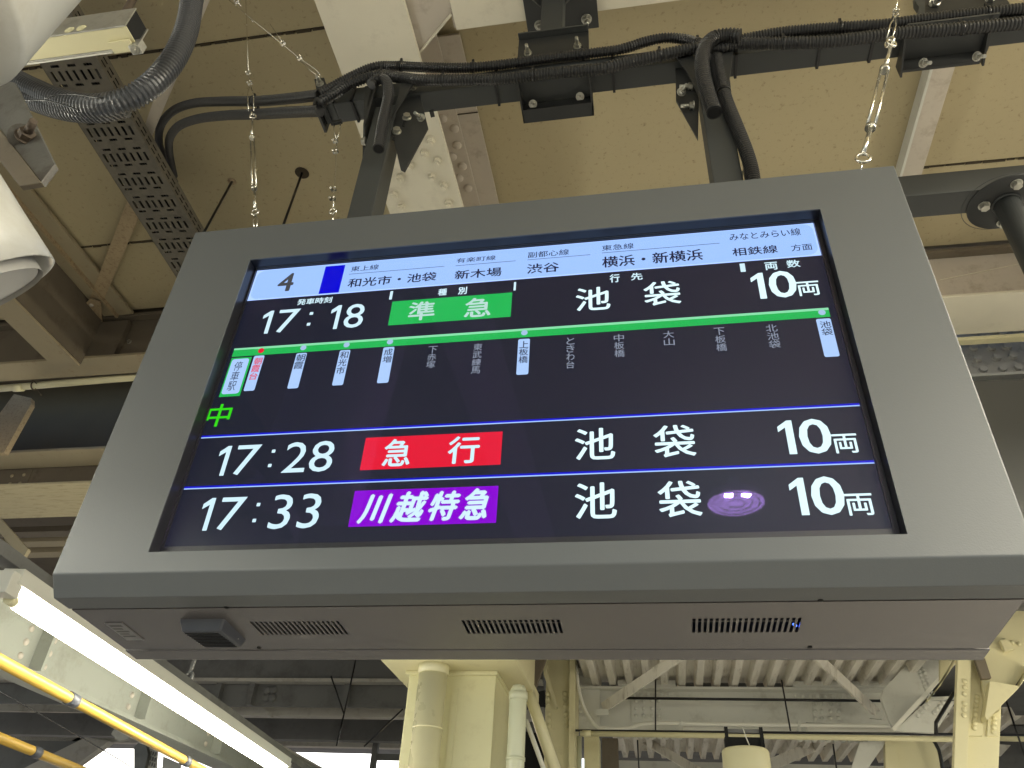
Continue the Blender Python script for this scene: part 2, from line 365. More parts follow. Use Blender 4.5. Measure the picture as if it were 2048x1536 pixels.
for k, (py, mm, lab) in enumerate(((1062, 'brown', 'narrow brown purlin just beyond the peeling cream beam'), (1082, 'beige', 'narrow beige purlin second beyond the peeling cream beam'), (1104, 'beige', 'narrow beige purlin third beyond the peeling cream beam'))):
    p = W(120, py, 2, 1.75)
    tag(MB().box(-9, -2.2, p.y, p.y + .11, 1.75, 1.80, .004).build('purlin', M[mm]), lab, 'purlin', 'purlins beyond the peeling beam')
# cream diagonal strut at far left
sbq = [W(*q, 1, 3.0) for q in ((-10, 1030), (0, 1036), (56, 1098), (48, 1112), (40, 1112), (-10, 1055))]
tag(MB().prism(sbq, (0, .03, 0)).build('diagonal_strut', M['beige']), 'short beige diagonal strut at the left edge above the lit lamp', 'strut')
dkq = [W(*q, 1, 2.6) for q in ((28, 788), (62, 796), (62, 808), (8, 905), (-40, 905), (-40, 880))]
tag(MB().prism(dkq, (0, .04, 0)).build('angle_strut', M['rusty']), 'dark brown slanting strut below the cream conduit at far left', 'strut')

# ------------------------------------------------------------------ big riveted girder behind the lamp (runs away from the camera)
bg_ = thing('riveted_girder', 'deep pale riveted girder running away behind the lit fluorescent lamp', 'girder', None, (-3.3, 4, .0))
XG = -3.45
gpts = [W(*q, 0, XG) for q in ((-30, 1040), (-30, 1320), (60, 1385), (200, 1440), (440, 1497), (620, 1540), (640, 1500), (560, 1440), (300, 1240), (180, 1150), (60, 1080))]
zt = 1.4
MB().box(XG - .02, XG, .2, 9.4, .335, .64).build('web', M['girdpaint'], bg_)
MB().box(XG - .2, XG + .05, .2, 9.4, .305, .334, .004).build('bottom_flange', M['girdpaint'], bg_)
MB().box(XG - .2, XG + .05, .2, 9.4, .641, .66, .004).build('top_flange', M['farlight'], bg_)
for k in range(7):
    yy = 1.9 + k * 1.15
    MB().box(XG + .001, XG + .09, yy, yy + .02, .335, .64).build('stiffener', M['girdpaint'], bg_)
    for j in range(3):
        for dy in (-.10, .12):
            place(RV, 'rivet', (XG, yy + dy, .39 + j * .08), (1, 0, 0), bg_)

# ------------------------------------------------------------------ lit fluorescent lamp
def lamp_fixture(A, B, label, tubes='tube'):
    A, B = Vector(A), Vector(B); d = (B - A).normalized(); t = thing('fluorescent_lamp', label, 'lamp', 'fluorescent lamps along the platform', A)
    MB().bar(A + Vector((0, 0, .075)), B + Vector((0, 0, .075)), .085, .06, bev=.004).build('housing', M['shell'], t)
    MB().bar(A - d * .04 + Vector((0, 0, .04)), A + d * .035 + Vector((0, 0, .04)), .07, .085, bev=.006).build('end_cap', M['shell'], t)
    MB().bar(B - d * .035 + Vector((0, 0, .04)), B + d * .04 + Vector((0, 0, .04)), .07, .085, bev=.006).build('end_cap', M['shell'], t)
    MB().cyl(A + d * .035, A + d * .09, .021).build('lamp_socket', M['pipecream'], t)
    MB().cyl(A + d * .09, B - d * .05, .0235, seg=16).build('lamp_tube', M[tubes], t)
    return t
LA, LB = W(6, 1190, 2, .1), W(566, 1548, 2, .1)
lamp_fixture(LA, LB, 'lit white fluorescent tube lamp at the lower left below the board')
dd = (LB - LA)
lamp_fixture(LA - dd.normalized() * 4.4, LA - dd.normalized() * 1.2, 'added unseen fill tube lamp behind the photographer on the left side')  # unseen lamp added to extend the row and light the scene
ra, rb = W(0, 1105, 2, .25), W(447, 1423, 2, .25); rd_ = rb - ra
tag(MB().bar(ra - rd_ * .5, rb + rd_ * 1.2, .075, .05, bev=.003).build('lamp_rail', M['far']), 'dark grey rail carrying the lit fluorescent lamp', 'rail')

# yellow covered cables with black clamps
def ycable(p, q, label, ks):
    t = thing('yellow_cable', label, 'cable', 'yellow covered cables at the lower left', p)
    MB().cyl(p, q, .0255, seg=16).build('cable_cover', M['yellow'], t)
    for k in ks:
        c = p.lerp(q, k); d = (q - p).normalized()
        MB().cyl(c - d * .035, c + d * .035, .031, seg=16).build('clamp', M['speaker'], t)
    return t
ya, yb = W(-40, 1300, 2, .0), W(420, 1548, 2, .0)
L = yb - ya
ycable(ya, yb, 'upper yellow cable cover running away below the lit lamp', (.285, .835))
yc, yd = W(-60, 1452, 2, -.1), W(190, 1552, 2, -.1)
ycable(yc, yd, 'lower yellow cable cover crossing the bottom left corner', (.46,))
tw = MB().tube([W(-10, 1378, 2, .15), W(120, 1450, 2, .14), W(240, 1520, 2, .14), W(300, 1560, 2, .15)], .004, 6).build('overhead_wire', M['tie'])
tag(tw, 'thin black wire sagging between the two yellow cable covers', 'wire')

# far roof on the left: fascia beams and the eaves
fx = [
 ('far_girder', 'dark girder beyond the lamp with two dirty stiffeners', 1355, 1405, 6.0, 'far', 'farlight'),
]
def band(py0, py1, y, m, x0, x1, name, label, cat='girder', depth=.12, grp=None):
    zt_, zb_ = W(600, py0, 1, y).z, W(600, py1, 1, y).z
    return tag(MB().box(x0, x1, y, y + depth, zb_, zt_, .004).build(name, M[m]), label, cat, grp)
GB = 'dark girders under the far roof'
band(1290, 1356, 7.2, 'far', -9, -.95, 'far_girder', 'dark upper girder seen just under the board at lower left')
band(1356, 1363, 7.15, 'farlight', -9, -.95, 'far_rail', 'thin pale rail below the dark upper girder', 'rail')
fgt = thing('stiffened_girder', 'grimy grey girder with upright stiffeners above the pale plank', 'girder', None, (-4, 7.3, 1))
zt_, zb_ = W(600, 1363, 1, 7.3).z, W(600, 1413, 1, 7.3).z
MB().box(-9, -.95, 7.3, 7.34, zb_, zt_).build('web', M['far'], fgt)
for x in (438, 505, 695):
    p = W(x, 1390, 1, 7.28); MB().box(p.x - .03, p.x + .03, 7.22, 7.299, zb_, zt_).build('stiffener', M['far'], fgt)
for x, y in ((535, 1381), (547, 1380), (533, 1396), (545, 1396)):
    place(rivet_mesh(.045, 'far'), 'rivet', W(x, y, 1, 7.299), (0, -1, 0), fgt)
band(1413, 1432, 7.6, 'farlight', W(456, 1420, 1, 7.6).x, -.95, 'pale_plank', 'long pale plank in front of the bluish dark girder', 'plank')
band(1432, 1479, 8.6, 'far', -9.5, -.9, 'far_girder', 'lowest dark girder above the pale eaves strip')
band(1479, 1492, 10.5, 'farlight', -14, -.9, 'eaves_strip', 'pale eaves strip just above the bright sky', 'fascia')
dl = MB().box(-16, -.9, 7.4, 12, 2.05, 2.1).build('roof_soffit', M['far']); dl['kind'] = 'structure'
# left eaves pieces below the riveted girder
band(1411, 1430, 9.5, 'farlight', -16, W(240, 1420, 1, 9.5).x, 'eaves_beam', 'pale beam behind the upper yellow cable cover', 'beam')
eq = [W(*q, 1, 10.5) for q in ((-60, 1424), (250, 1424), (232, 1468), (170, 1480), (45, 1545), (-60, 1590))]
tag(MB().prism(eq, (0, .3, 0)).build('roof_slope', M['far']), 'dark sloping roof underside between the two yellow cable covers', 'roof')
eq = [W(*q, 1, 10.4) for q in ((40, 1540), (172, 1474), (218, 1482), (130, 1545))]
tag(MB().prism(eq, (0, .15, 0)).build('gable_board', M['farlight']), 'pale slanting gable board beside the bright sky patch', 'fascia')
# window posts against the sky
wp = thing('window_frame', 'dark window posts against the bright sky left of the cream column', 'window frame', None, W(750, 1510, 1, 9.0))
p = W(749, 1500, 1, 9.0)
MB().box(p.x - .035, p.x + .035, 9.0, 9.06, -1.5, p.z + .15).build('post', M['far'], wp)
q1, q2 = W(752, 1514, 1, 9.02), W(830, 1507, 1, 9.02)
MB().box(q1.x, q2.x + .6, 9.02, 9.07, q1.z - .03, q1.z + .04).build('rail', M['far'], wp)
# signal box like metal brackets against the sky
sb = thing('platform_equipment', 'grey perforated metal bracket standing against the bright sky', 'bracket', None, W(300, 1520, 1, 6.5))
def pq(pts, y, d, m, name, par):
    return MB().prism([W(*q, 1, y) for q in pts], (0, d, 0), .001).build(name, M[m], par)
pq(((268, 1495), (276, 1486), (292, 1490), (296, 1508), (284, 1560), (268, 1560)), 6.5, .06, 'far', 'upright', sb)
pq(((222, 1468), (232, 1452), (262, 1462), (256, 1478), (236, 1482)), 6.5, .05, 'farlight', 'cap_bracket', sb)
pl = pq(((294, 1494), (316, 1500), (312, 1560), (288, 1560)), 6.55, .01, 'farlight', 'slotted_plate', sb)
pl2 = pq(((326, 1512), (362, 1528), (360, 1560), (322, 1560)), 6.55, .01, 'farlight', 'slotted_plate', sb)
for i in range(4):
    for j in range(3):
        c = W(297 + i * 4.6 - j, 1504 + j * 11 + i * 1.5, 1, 6.545)
        MB().box(c.x - .006, c.x + .006, 6.54, 6.5495, c.z - .017, c.z + .017).build('slot', M['far'], sb)
tag(MB().prism([W(*q, 1, 7.0) for q in ((464, 1514), (478, 1520), (494, 1530), (482, 1550), (470, 1550))], (0, .05, 0)).build('small_bracket', M['far']), 'small grey bracket tip against the sky beside the lamp end', 'bracket')
# hanging clamp and thin wires below the board
hc = thing('hanging_clamp', 'grey beam clamp hanging below the board edge above the lamp rail', 'clamp', None, W(380, 1345, 1, 4.0))
MB().bar(W(390, 1318, 1, 4), W(380, 1345, 1, 4), .018, .018).build('rod', M['far'], hc)
MB().torus(W(379, 1352, 1, 4), .028, .009, (.2, 1, 0)).build('ring', M['far'], hc)
MB().bar(W(385, 1352, 1, 4), W(374, 1376, 1, 4), .02, .02).build('hook', M['far'], hc)
MB().bar(W(358, 1344, 1, 4), W(352, 1364, 1, 4), .02, .03).build('clamp_block', M['farlight'], hc)
for nm, a, b, lab in (('guy_wire', (662, 1352), (688, 1428), 'thin guy wire slanting left above the pale plank'),
                      ('guy_wire', (712, 1318), (688, 1428), 'thin upright guy wire meeting the knot above the pale plank'),
                      ('guy_wire', (688, 1428), (673, 1492), 'thin guy wire hanging below the knot to the eaves'),
                      ('guy_wire', (806, 1418), (728, 1493), 'thin guy wire slanting from the cream column to the eaves')):
    tag(MB().cyl(W(*a, 1, 6.0), W(*b, 1, 6.0), .008, seg=6).build(nm, M['tie']), lab, 'wire', 'thin guy wires left of the column')
for nm, y0 in ((535, 1418),):
    tag(MB().bar(W(520, 1416, 1, 7.55), W(545, 1432, 1, 7.55), .05, .03).build('loose_timber', M['farlight']), 'short loose timber lying across the pale plank', 'timber')

# ------------------------------------------------------------------ cream column
co = thing('station_column', 'thickly painted cream steel column with a wide cap plate below the board', 'column', None, (-1.26, 4.9, FZ))
MB().box(-1.597, -.933, 4.65, 5.25, FZ, .775, .012).build('shaft', M['cream'], co)
MB().box(-1.74, -.735, 4.37, 5.5, .80, .87, .006).build('cap_plate', M['creamflat'], co)
MB().box(-1.62, -.92, 4.62, 5.28, .772, .799, .006).build('weld_collar', M['cream'], co)
MB().box(-1.70, -.77, 4.42, 5.45, .871, 1.9).build('upper_shaft', M['creamflat'], co)
a = [W(*q, 1, 4.638) for q in ((905, 1375), (936, 1376), (932, 1384), (906, 1386))]
# paint seam: raised band on the shaft front
p0, p1 = W(905, 1376, 1, 4.645), W(893, 1540, 1, 4.645)
MB().box(p0.x, p0.x + .045, 4.636, 4.6495, p1.z, p0.z, .003).build('paint_seam', M['cream'], co)
dp = thing('drain_pipe', 'pale cream drain pipe running down the front of the column', 'pipe', 'pipes on the cream column', (-1.37, 4.5, FZ))
c1 = Vector((-1.37, 4.50, FZ)); MB().cyl(c1, (-1.37, 4.5, .74), .104, seg=28).build('pipe', M['pipecream'], dp)
MB().cyl((-1.37, 4.5, .735), (-1.37, 4.5, .799), .112, seg=28).build('pipe_collar', M['pipecream'], dp)
MB().cyl((-1.37, 4.5, .36), (-1.37, 4.5, .372), .108, seg=28).build('pipe_band', M['pipecream'], dp)
dp2 = thing('side_pipe', 'pale green rounded vent pipe right of the cream column', 'pipe', 'pipes on the cream column', (-.76, 4.55, FZ))
px_ = W(1034, 1450, 1, 4.6).x
ztp = W(1038, 1372, 1, 4.6).z
MB().tube([(px_, 4.6, FZ), (px_, 4.6, ztp - .1), (px_, 4.6, ztp - .03), (px_, 4.6, ztp), (px_, 4.6, ztp + .012)], [.064, .062, .058, .042, .01], 24).build('pipe', M['pipegreen'], dp2)
MB().cyl((px_, 4.6, ztp - .10), (px_, 4.6, ztp - .045), .068, seg=24).build('pipe_collar', M['pipegreen'], dp2)
MB().cyl((px_, 4.6, W(1035, 1515, 1, 4.6).z), (px_, 4.6, W(1035, 1522, 1, 4.6).z), .067, seg=24).build('pipe_band', M['pipegreen'], dp2)
dp3 = thing('slanting_pipe', 'cream pipe slanting down behind the green vent pipe', 'pipe', 'pipes on the cream column', W(1080, 1440, 1, 5.2))
MB().cyl(W(1046, 1350, 1, 5.2), W(1112, 1545, 1, 5.2), .045, seg=18).build('pipe', M['pipecream'], dp3)
MB().cyl(W(1052, 1440, 1, 5.1), W(1090, 1545, 1, 5.1), .018, seg=12).build('small_pipe', M['shell'], dp3)
# dark oblique brace and riveted cream stanchion right of it
tag(MB().prism([W(*q, 1, 5.6) for q in ((1066, 1300), (1098, 1300), (1062, 1402), (1050, 1372))], (0, .05, 0), .003).build('oblique_brace', M['brown']), 'brown oblique brace between the column cap and the riveted stanchion', 'brace')
sn = thing('riveted_stanchion', 'cream riveted stanchion standing right of the cream column', 'column', None, W(1120, 1500, 1, 6.2))
def zx(px, py, y): p = W(px, py, 1, y); return p
x0, x1, x2, x3 = W(1090, 1450, 1, 6.2).x, W(1108, 1450, 1, 6.2).x, W(1140, 1450, 1, 6.2).x, W(1152, 1450, 1, 6.2).x
MB().box(x0, x2, 6.2, 6.23, FZ, 1.9).build('face_plate', M['creamflat'], sn)
MB().box(x2 + .001, x3, 6.10, 6.45, FZ, 1.9, .004).build('flange', M['creamflat'], sn)
MB().prism([W(*q, 1, 6.19) for q in ((1088, 1320), (1088, 1350), (1112, 1420), (1116, 1416), (1096, 1345), (1096, 1320))], (0, -.03, 0)).build('rib', M['creamflat'], sn)
for yy in (1387, 1398, 1410, 1428, 1440, 1452):
    for xx in (1096, 1130):
        place(rivet_mesh(.022, 'creamflat'), 'rivet', W(xx + (yy - 1400) * .05, yy, 1, 6.199), (0, -1, 0), sn)
sjb = thing('junction_box', 'small dark junction box beside the riveted stanchion', 'box', None, W(1080, 1425, 1, 5.9))
pq(((1075, 1414), (1088, 1414), (1089, 1440), (1083, 1444)), 5.9, .06, 'far', 'box_body', sjb)
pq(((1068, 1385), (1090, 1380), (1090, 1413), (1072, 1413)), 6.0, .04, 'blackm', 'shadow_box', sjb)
blk = tag(MB().prism([W(*q, 1, 6.6) for q in ((1046, 1462), (1100, 1470), (1110, 1550), (1046, 1550))], (0, .1, 0)).build('dark_cabinet', M['blackm']), 'dark cabinet seen between the column pipes', 'cabinet')

# ------------------------------------------------------------------ canopy bays on the right (corrugated deck)
def corr_deck(name, label, x0, x1, y0, y1, z, pitch=.158, h=.075):
    b = MB(); x = x0; prof = []
    while x < x1:
        prof += [(x, z + h), (x + pitch * .42, z + h), (x + pitch * .52, z), (x + pitch * .88, z)]
        x += pitch
    va = [b.bm.verts.new((p[0], y0, p[1])) for p in prof]; vb = [b.bm.verts.new((p[0], y1, p[1])) for p in prof]
    for i in range(len(prof) - 1): b.bm.faces.new([va[i], va[i + 1], vb[i + 1], vb[i]])
    o = b.build(name, M['deck'])
    sm = o.modifiers.new('thickness', 'SOLIDIFY'); sm.thickness = .006; sm.offset = 1
    return tag(o, label, 'roof deck', 'corrugated roof decks')
corr_deck('corrugated_deck', 'nearer corrugated roof deck seen under the right half of the board', -.45, 2.3, 3.0, 6.6, 1.2)
rk = MB().box(-.8, 8, 2.4, 20, 1.36, 1.40).build('roof_sky_cover', M['far']); rk['kind'] = 'structure'
# girder across (X direction)
rg = thing('cross_girder', 'pale grey girder with rivet clusters below the corrugated deck', 'girder', None, (.7, 6.5, .8))
ztop = W(1362, 1381, 1, 6.5).z; zbot = W(1362, 1466, 1, 6.5).z
XL, XR = W(1150, 1420, 1, 6.5).x, W(1802, 1400, 1, 6.5).x
MB().box(XL, XR, 6.50, 6.52, zbot, ztop).build('web', M['rail'], rg)
MB().box(XL, XR, 6.40, 6.499, ztop - .012, ztop + .01, .003).build('top_flange', M['rail'], rg)
MB().box(W(1236, 1380, 1, 6.4).x, W(1352, 1380, 1, 6.4).x, 6.39, 6.49, ztop + .011, ztop + .06, .003).build('splice_angle', M['rail'], rg)
MB().box(W(1588, 1380, 1, 6.4).x, XR, 6.39, 6.49, ztop + .011, ztop + .06, .003).build('splice_angle', M['rail'], rg)
R2 = rivet_mesh(.017, 'rail'); R3s = rivet_mesh(.028, 'rail')
for xs, ys in (((1272, 1287, 1304, 1318), (1402, 1417, 1431)), ((1630, 1643, 1661, 1677), (1407, 1422, 1436))):
    e0 = W(xs[0] - 10, 1392, 1, 6.49); e1 = W(xs[-1] + 10, 1446, 1, 6.49)
    MB().box(e0.x, e1.x, 6.488, 6.4995, e1.z, e0.z, .002).build('splice_plate', M['rail'], rg)
    for x in xs:
        for y in ys: place(R2, 'rivet', W(x, y, 1, 6.487), (0, -1, 0), rg)
for x in list(range(1268, 1352, 14)) + list(range(1592, 1720, 15)):
    place(R2, 'rivet', W(x, 1389 + (4 if x > 1500 else 0), 1, 6.388), (0, -1, 0), rg)
rr = MB().cyl(W(1245, 1396, 1, 6.3), W(1780, 1402, 1, 6.3), .012, seg=8).build('tie_rod', M['tie']); tag(rr, 'black horizontal rod in front of the pale cross girder', 'rod')
# end pieces left: pale riveted haunch + cable
hl = thing('pale_haunch', 'pale riveted roof member left of the corrugated deck', 'beam', None, W(1175, 1400, 1, 6.0))
MB().prism([W(*q, 1, 6.45) for q in ((1150, 1290), (1178, 1290), (1200, 1385), (1200, 1460), (1150, 1460))], (0, .04, 0)).build('haunch_plate', M['rail'], hl)
for k in range(12): place(R2, 'rivet', W(1155 + (k % 2) * 5, 1325 + k * 9, 1, 6.449), (0, -1, 0), hl)
cb = MB().tube(spline([W(*q, 1, 6.2) for q in ((1152, 1330), (1158, 1380), (1170, 1420), (1192, 1452), (1210, 1456), (1250, 1457), (1285, 1448), (1330, 1446), (1420, 1448), (1600, 1450), (1800, 1452))], .05), .016, 8).build('white_cable', M['shell'])
tag(cb, 'white cable drooping along the pale cross girder', 'cable')
# diagonal braces
def brace(a, b, y0, y1, wd, label, name='diagonal_brace', m='deck'):
    return tag(MB().bar(W(*a, 1, y0), W(*b, 1, y1), wd, .03, (0, 1, 0), .003).build(name, M[m]), label, 'brace', 'pale diagonal roof braces')
brace((1207, 1415), (1360, 1312), 6.35, 5.6, .085, 'pale diagonal brace at the left end of the near corrugated deck')
brace((1756, 1428), (1632, 1312), 6.35, 5.6, .075, 'pale diagonal brace at the right end of the near corrugated deck')
brace((1285, 1478), (1400, 1545), 8.6, 8.0, .09, 'pale diagonal brace left of the drum below the long pipe')
brace((1535, 1533), (1650, 1482), 8.0, 8.6, .11, 'pale diagonal brace right of the drum below the long pipe')
tag(MB().prism([W(*q, 1, 6.3) for q in ((1193, 1418), (1217, 1418), (1217, 1431), (1193, 1431))], (0, .03, 0)).build('brace_cleat', M['rail']), 'small pale cleat at the foot of the left brace', 'cleat')
tag(MB().prism([W(*q, 1, 6.3) for q in ((1740, 1436), (1750, 1422), (1775, 1424), (1764, 1438))], (0, .03, 0)).build('brace_cleat', M['rail']), 'small pale cleat at the foot of the right brace', 'cleat')
# long pipe
lp = thing('long_pipe', 'long cream pipe running level below the pale cross girder', 'pipe', None, W(1500, 1470, 1, 6.0))
MB().cyl(W(1160, 1467, 1, 6.0), W(1925, 1479, 1, 6.0), .021, seg=14).build('pipe', M['creamflat'], lp)
MB().cyl(W(1165, 1467, 1, 6.0), W(1182, 1467, 1, 6.0), .027, seg=14).build('coupling', M['creamflat'], lp)
MB().cyl(W(1151, 1461, 1, 6.05), W(2048, 1470, 1, 6.05), .010, seg=8).build('cable', M['tie'], lp)
# slim lamp casings along pipe
def casing(a, b, label):
    t = thing('slim_lamp_casing', label, 'lamp', 'slim unlit lamp casings above the long pipe', W(*a, 1, 6.3))
    MB().bar(W(*a, 1, 6.3), W(*b, 1, 6.3), .05, .045, bev=.004).build('casing', M['shell'], t)
    MB().cyl(W(a[0], a[1] - 12, 1, 6.25), W(b[0], b[1] - 10, 1, 6.25), .008, seg=8).build('rod', M['tie'], t)
casing((1366, 1459), (1446, 1461), 'slim white unlit lamp casing left of the drum bracket')
casing((1524, 1462), (1602, 1462), 'slim white unlit lamp casing right of the drum bracket')
casing((1612, 1459), (1786, 1463), 'long slim white unlit lamp casing furthest right above the pipe')
for (x, lab) in ((1361, 'white strap bracket on the pale girder left of the drum'), (1601, 'white strap bracket on the pale girder right of the drum')):
    tag(MB().bar(W(x, 1440, 1, 6.2), W(x - 2 if x < 1500 else x - 6, 1462, 1, 6.2), .03, .02, bev=.002).build('strap_bracket', M['rail']), lab, 'bracket', 'strap brackets')
# drop rods
for i, (a, b, lab) in enumerate((((1311, 1358), (1311, 1462), 'thin drop rod in front of the left rivet cluster'), ((1563, 1360), (1581, 1462), 'thin drop rod right of the middle of the pale girder'), ((1275, 1480), (1278, 1545), 'thin drop rod below the long pipe on the left'), ((1666, 1488), (1674, 1545), 'thin drop rod below the long pipe on the right'))):
    tag(MB().cyl(W(*a, 1, 6.1), W(*b, 1, 6.1), .007, seg=6).build('drop_rod', M['tie']), lab, 'rod', 'thin drop rods')
# second deck bay beyond
corr_deck('corrugated_deck', 'further corrugated roof deck seen under the long cream pipe', -.3, 3.4, 6.9, 9.0, 1.08, .15)
fg = thing('scalloped_girder', 'pale girder with a scalloped lower edge behind the long cream pipe', 'girder', None, W(1500, 1480, 1, 6.8))
z1 = W(1400, 1478, 1, 6.8).z
for (u0, u1) in ((1240, 1366), (1600, 1760)):
    x = W(u0, 1478, 1, 6.8).x; xe = W(u1, 1478, 1, 6.8).x
    while x < xe:
        place(R3s, 'rivet', (x, 6.81, z1 + .012), (0, -.3, -1), fg); x += .062
MB().box(-.35, W(1780, 1470, 1, 6.8).x, 6.82, 6.84, z1 + .015, z1 + .2).build('web', M['rail'], fg)
tag(MB().box(-.4, 3.4, 9.0, 9.05, W(1400, 1545, 1, 9).z - .4, W(1400, 1524, 1, 9.0).z).build('far_wall_beam', M['rail']), 'pale far beam at the bottom edge under the further deck', 'beam')
# drum hanging from black bracket
dr = thing('hanging_drum', 'cream drum shaped housing hanging from a black bracket', 'housing', None, W(1490, 1500, 1, 5.0))
c = W(1490, 1500, 1, 5.0)
MB().lathe((c.x, c.y, c.z), [(.001, .0), (.15, .0), (.158, -.006), (.162, -.02), (.166, -.6), (.001, -.6)], 40).build('drum', M['creamflat'], dr)
MB().box(c.x - .135, c.x + .135, c.y - .05, c.y + .05, c.z + .012, c.z + .075, .004).build('bracket', M['blackm'], dr)
for s_ in (-1, 1):
    MB().box(c.x + s_ * .12 - .012, c.x + s_ * .12 + .012, c.y - .06, c.y - .045, c.z - .01, c.z + .14).build('bracket_arm', M['blackm'], dr)
MB().box(c.x - .12, c.x + .12, c.y - .04, c.y + .0, c.z + .105, c.z + .13, .003).build('crossbar', M['far'], dr)
MB().tube([c + Vector((-.005, -.065, .135)), c + Vector((.01, -.07, .07)), c + Vector((.03, -.066, .01))], .004, 6).build('strap', M['shell'], dr)
# column left of the second bay
sc2 = thing('slim_cream_column', 'slim cream column with a green pipe below the long pipe left end', 'column', None, W(1180, 1510, 1, 6.4))
p0, p1 = W(1168, 1500, 1, 6.4), W(1198, 1500, 1, 6.4)
MB().box(p0.x, p1.x, 6.4, 6.6, FZ, W(1180, 1472, 1, 6.4).z, .004).build('shaft', M['creamflat'], sc2)
p = W(1158, 1500, 1, 6.3); MB().cyl((p.x, 6.3, FZ), (p.x, 6.3, W(1158, 1473, 1, 6.3).z), .026, seg=14).build('pipe', M['pipegreen'], sc2)
p0, p1 = W(1204, 1500, 1, 7.0), W(1236, 1500, 1, 7.0)
tag(MB().box(p0.x, p1.x, 7.0, 7.1, FZ, W(1204, 1476, 1, 7.0).z).build('brown_post', M['brown']), 'brown post right of the slim cream column', 'post')

# right : pale riveted member and the Y shaped cream post
hr = thing('pale_corner_member', 'pale riveted corner member right of the corrugated deck', 'beam', None, W(1830, 1400, 1, 5.8))
MB().prism([W(*q, 1, 6.0) for q in ((1838, 1300), (1880, 1300), (1886, 1345), (1850, 1400), (1790, 1462), (1778, 1440), (1762, 1396), (1768, 1378))], (0, .05, 0), .003).build('corner_plate', M['rail'], hr)
MB().prism([W(*q, 1, 5.85) for q in ((1788, 1462), (1854, 1402), (1912, 1402), (1870, 1466))], (0, .04, 0), .003).build('lower_plate', M['rail'], hr)
MB().bar(W(1786, 1460, 1, 5.83), W(1915, 1318, 1, 5.83), .03, .02, (0, 1, 0)).build('edge_angle', M['shell'], hr)
R3 = rivet_mesh(.016, 'rail')
for k in range(7):
    place(R3, 'rivet', W(1838 + k * 3.2, 1342 + k * 8, 1, 5.998), (0, -1, 0), hr)
    place(R3, 'rivet', W(1846 + k * 3.2, 1338 + k * 8, 1, 5.998), (0, -1, 0), hr)
for k in range(4):
    place(R3, 'rivet', W(1836 + k * 7, 1432 - k * 8, 1, 5.848), (0, -1, 0), hr); place(R3, 'rivet', W(1868 + k * 6, 1426 - k * 7, 1, 5.848), (0, -1, 0), hr)
tag(MB().bar(W(1855, 1398, 1, 5.7), W(1915, 1396, 1, 5.7), .05, .02, bev=.003).build('link_bar', M['rail']), 'short grey link bar joining the corner member to the cream post', 'bar')
tag(MB().tube([W(1908, 1385, 1, 5.6), W(1872, 1445, 1, 5.6), W(1872, 1470, 1, 5.6)], .014, 8).build('black_bar', M['tie']), 'bent black bar left of the cream post', 'bar')
yp = thing('cream_post', 'cream riveted post with a broad triangular gusset right of the deck', 'column', None, (2.3, 5.0, FZ))
def pz(pts, y, d, name, m='creamflat', bev=.003): return MB().prism([W(*q, 1, y) for q in pts], (0, d, 0), bev).build(name, M[m], yp)
pz(((1917, 1280), (1944, 1280), (1934, 1560), (1907, 1560)), 5.0, .06, 'flange')
pz(((1941, 1280), (1967, 1280), (1966, 1350), (2003, 1405), (1996, 1560), (1932, 1560)), 5.07, .25, 'shaft')
pz(((1938, 1385), (1967, 1385), (1965, 1472), (1935, 1472)), 5.055, .014, 'splice_plate')
pz(((1976, 1435), (2001, 1420), (1998, 1472), (1974, 1472)), 5.055, .014, 'splice_plate')
pz(((1945, 1298), (2060, 1190), (2060, 1328), (2030, 1372), (1972, 1432), (1966, 1380), (1962, 1340)), 5.02, .03, 'gusset')
pz(((1980, 1362), (2038, 1372), (2060, 1330), (2060, 1345), (2036, 1378), (1974, 1440), (1970, 1432)), 4.95, .10, 'gusset_flange')
pz(((1950, 1318), (1970, 1316), (1983, 1356), (1964, 1358)), 4.97, .04, 'rib', 'brown')
pz(((2000, 1280), (2016, 1278), (2030, 1298), (2010, 1302)), 4.97, .04, 'rib')
pz(((1916, 1320), (1857, 1402), (1852, 1402), (1880, 1372), (1908, 1318)), 5.5, .04, 'back_plate')
pz(((1880, 1318), (1916, 1318), (1880, 1372)), 5.6, .04, 'back_plate')
R4 = rivet_mesh(.017, 'creamflat')
for y in (1363, 1375, 1388, 1407, 1419, 1431): place(R4, 'rivet', W(1930 - (y - 1363) * .03, y, 1, 4.998), (0, -1, 0), yp)
for k in range(8): place(R4, 'rivet', W(1954 - k * .8, 1393 + k * 9, 1, 5.053), (0, -1, 0), yp)
for k in range(4): place(R4, 'rivet', W(1989 - k * .6, 1437 + k * 9, 1, 5.053), (0, -1, 0), yp)
for k in range(3): place(R4, 'rivet', W(2010 + k * 14, 1282 + k * 3, 1, 5.018), (0, -1, 0), yp)
# creamy curved member below the long pipe, right
pq2 = thing('cream_haunch', 'broad cream haunch below the long pipe beside the cream post', 'beam', None, W(1830, 1510, 1, 6.6))
pq(((1770, 1478), (1790, 1478), (1804, 1560), (1772, 1560)), 6.6, .08, 'creamflat', 'edge_flange', pq2)
pq(((1790, 1478), (1862, 1478), (1876, 1505), (1884, 1560), (1804, 1560)), 6.64, .05, 'creamflat', 'haunch_plate', pq2)
tag(MB().tube(spline([W(*q, 1, 6.5) for q in ((1862, 1476), (1876, 1495), (1884, 1530), (1888, 1560))], .05), .014, 8).build('black_hose', M['tie']), 'black hose curving down beside the cream haunch', 'hose')
tag(MB().prism([W(*q, 1, 6.62) for q in ((1730, 1545), (1775, 1480), (1768, 1482), (1720, 1484), (1700, 1545))], (0, .04, 0)).build('pale_blue_plate', M['rail']), 'pale grey plate left of the cream haunch', 'plate')
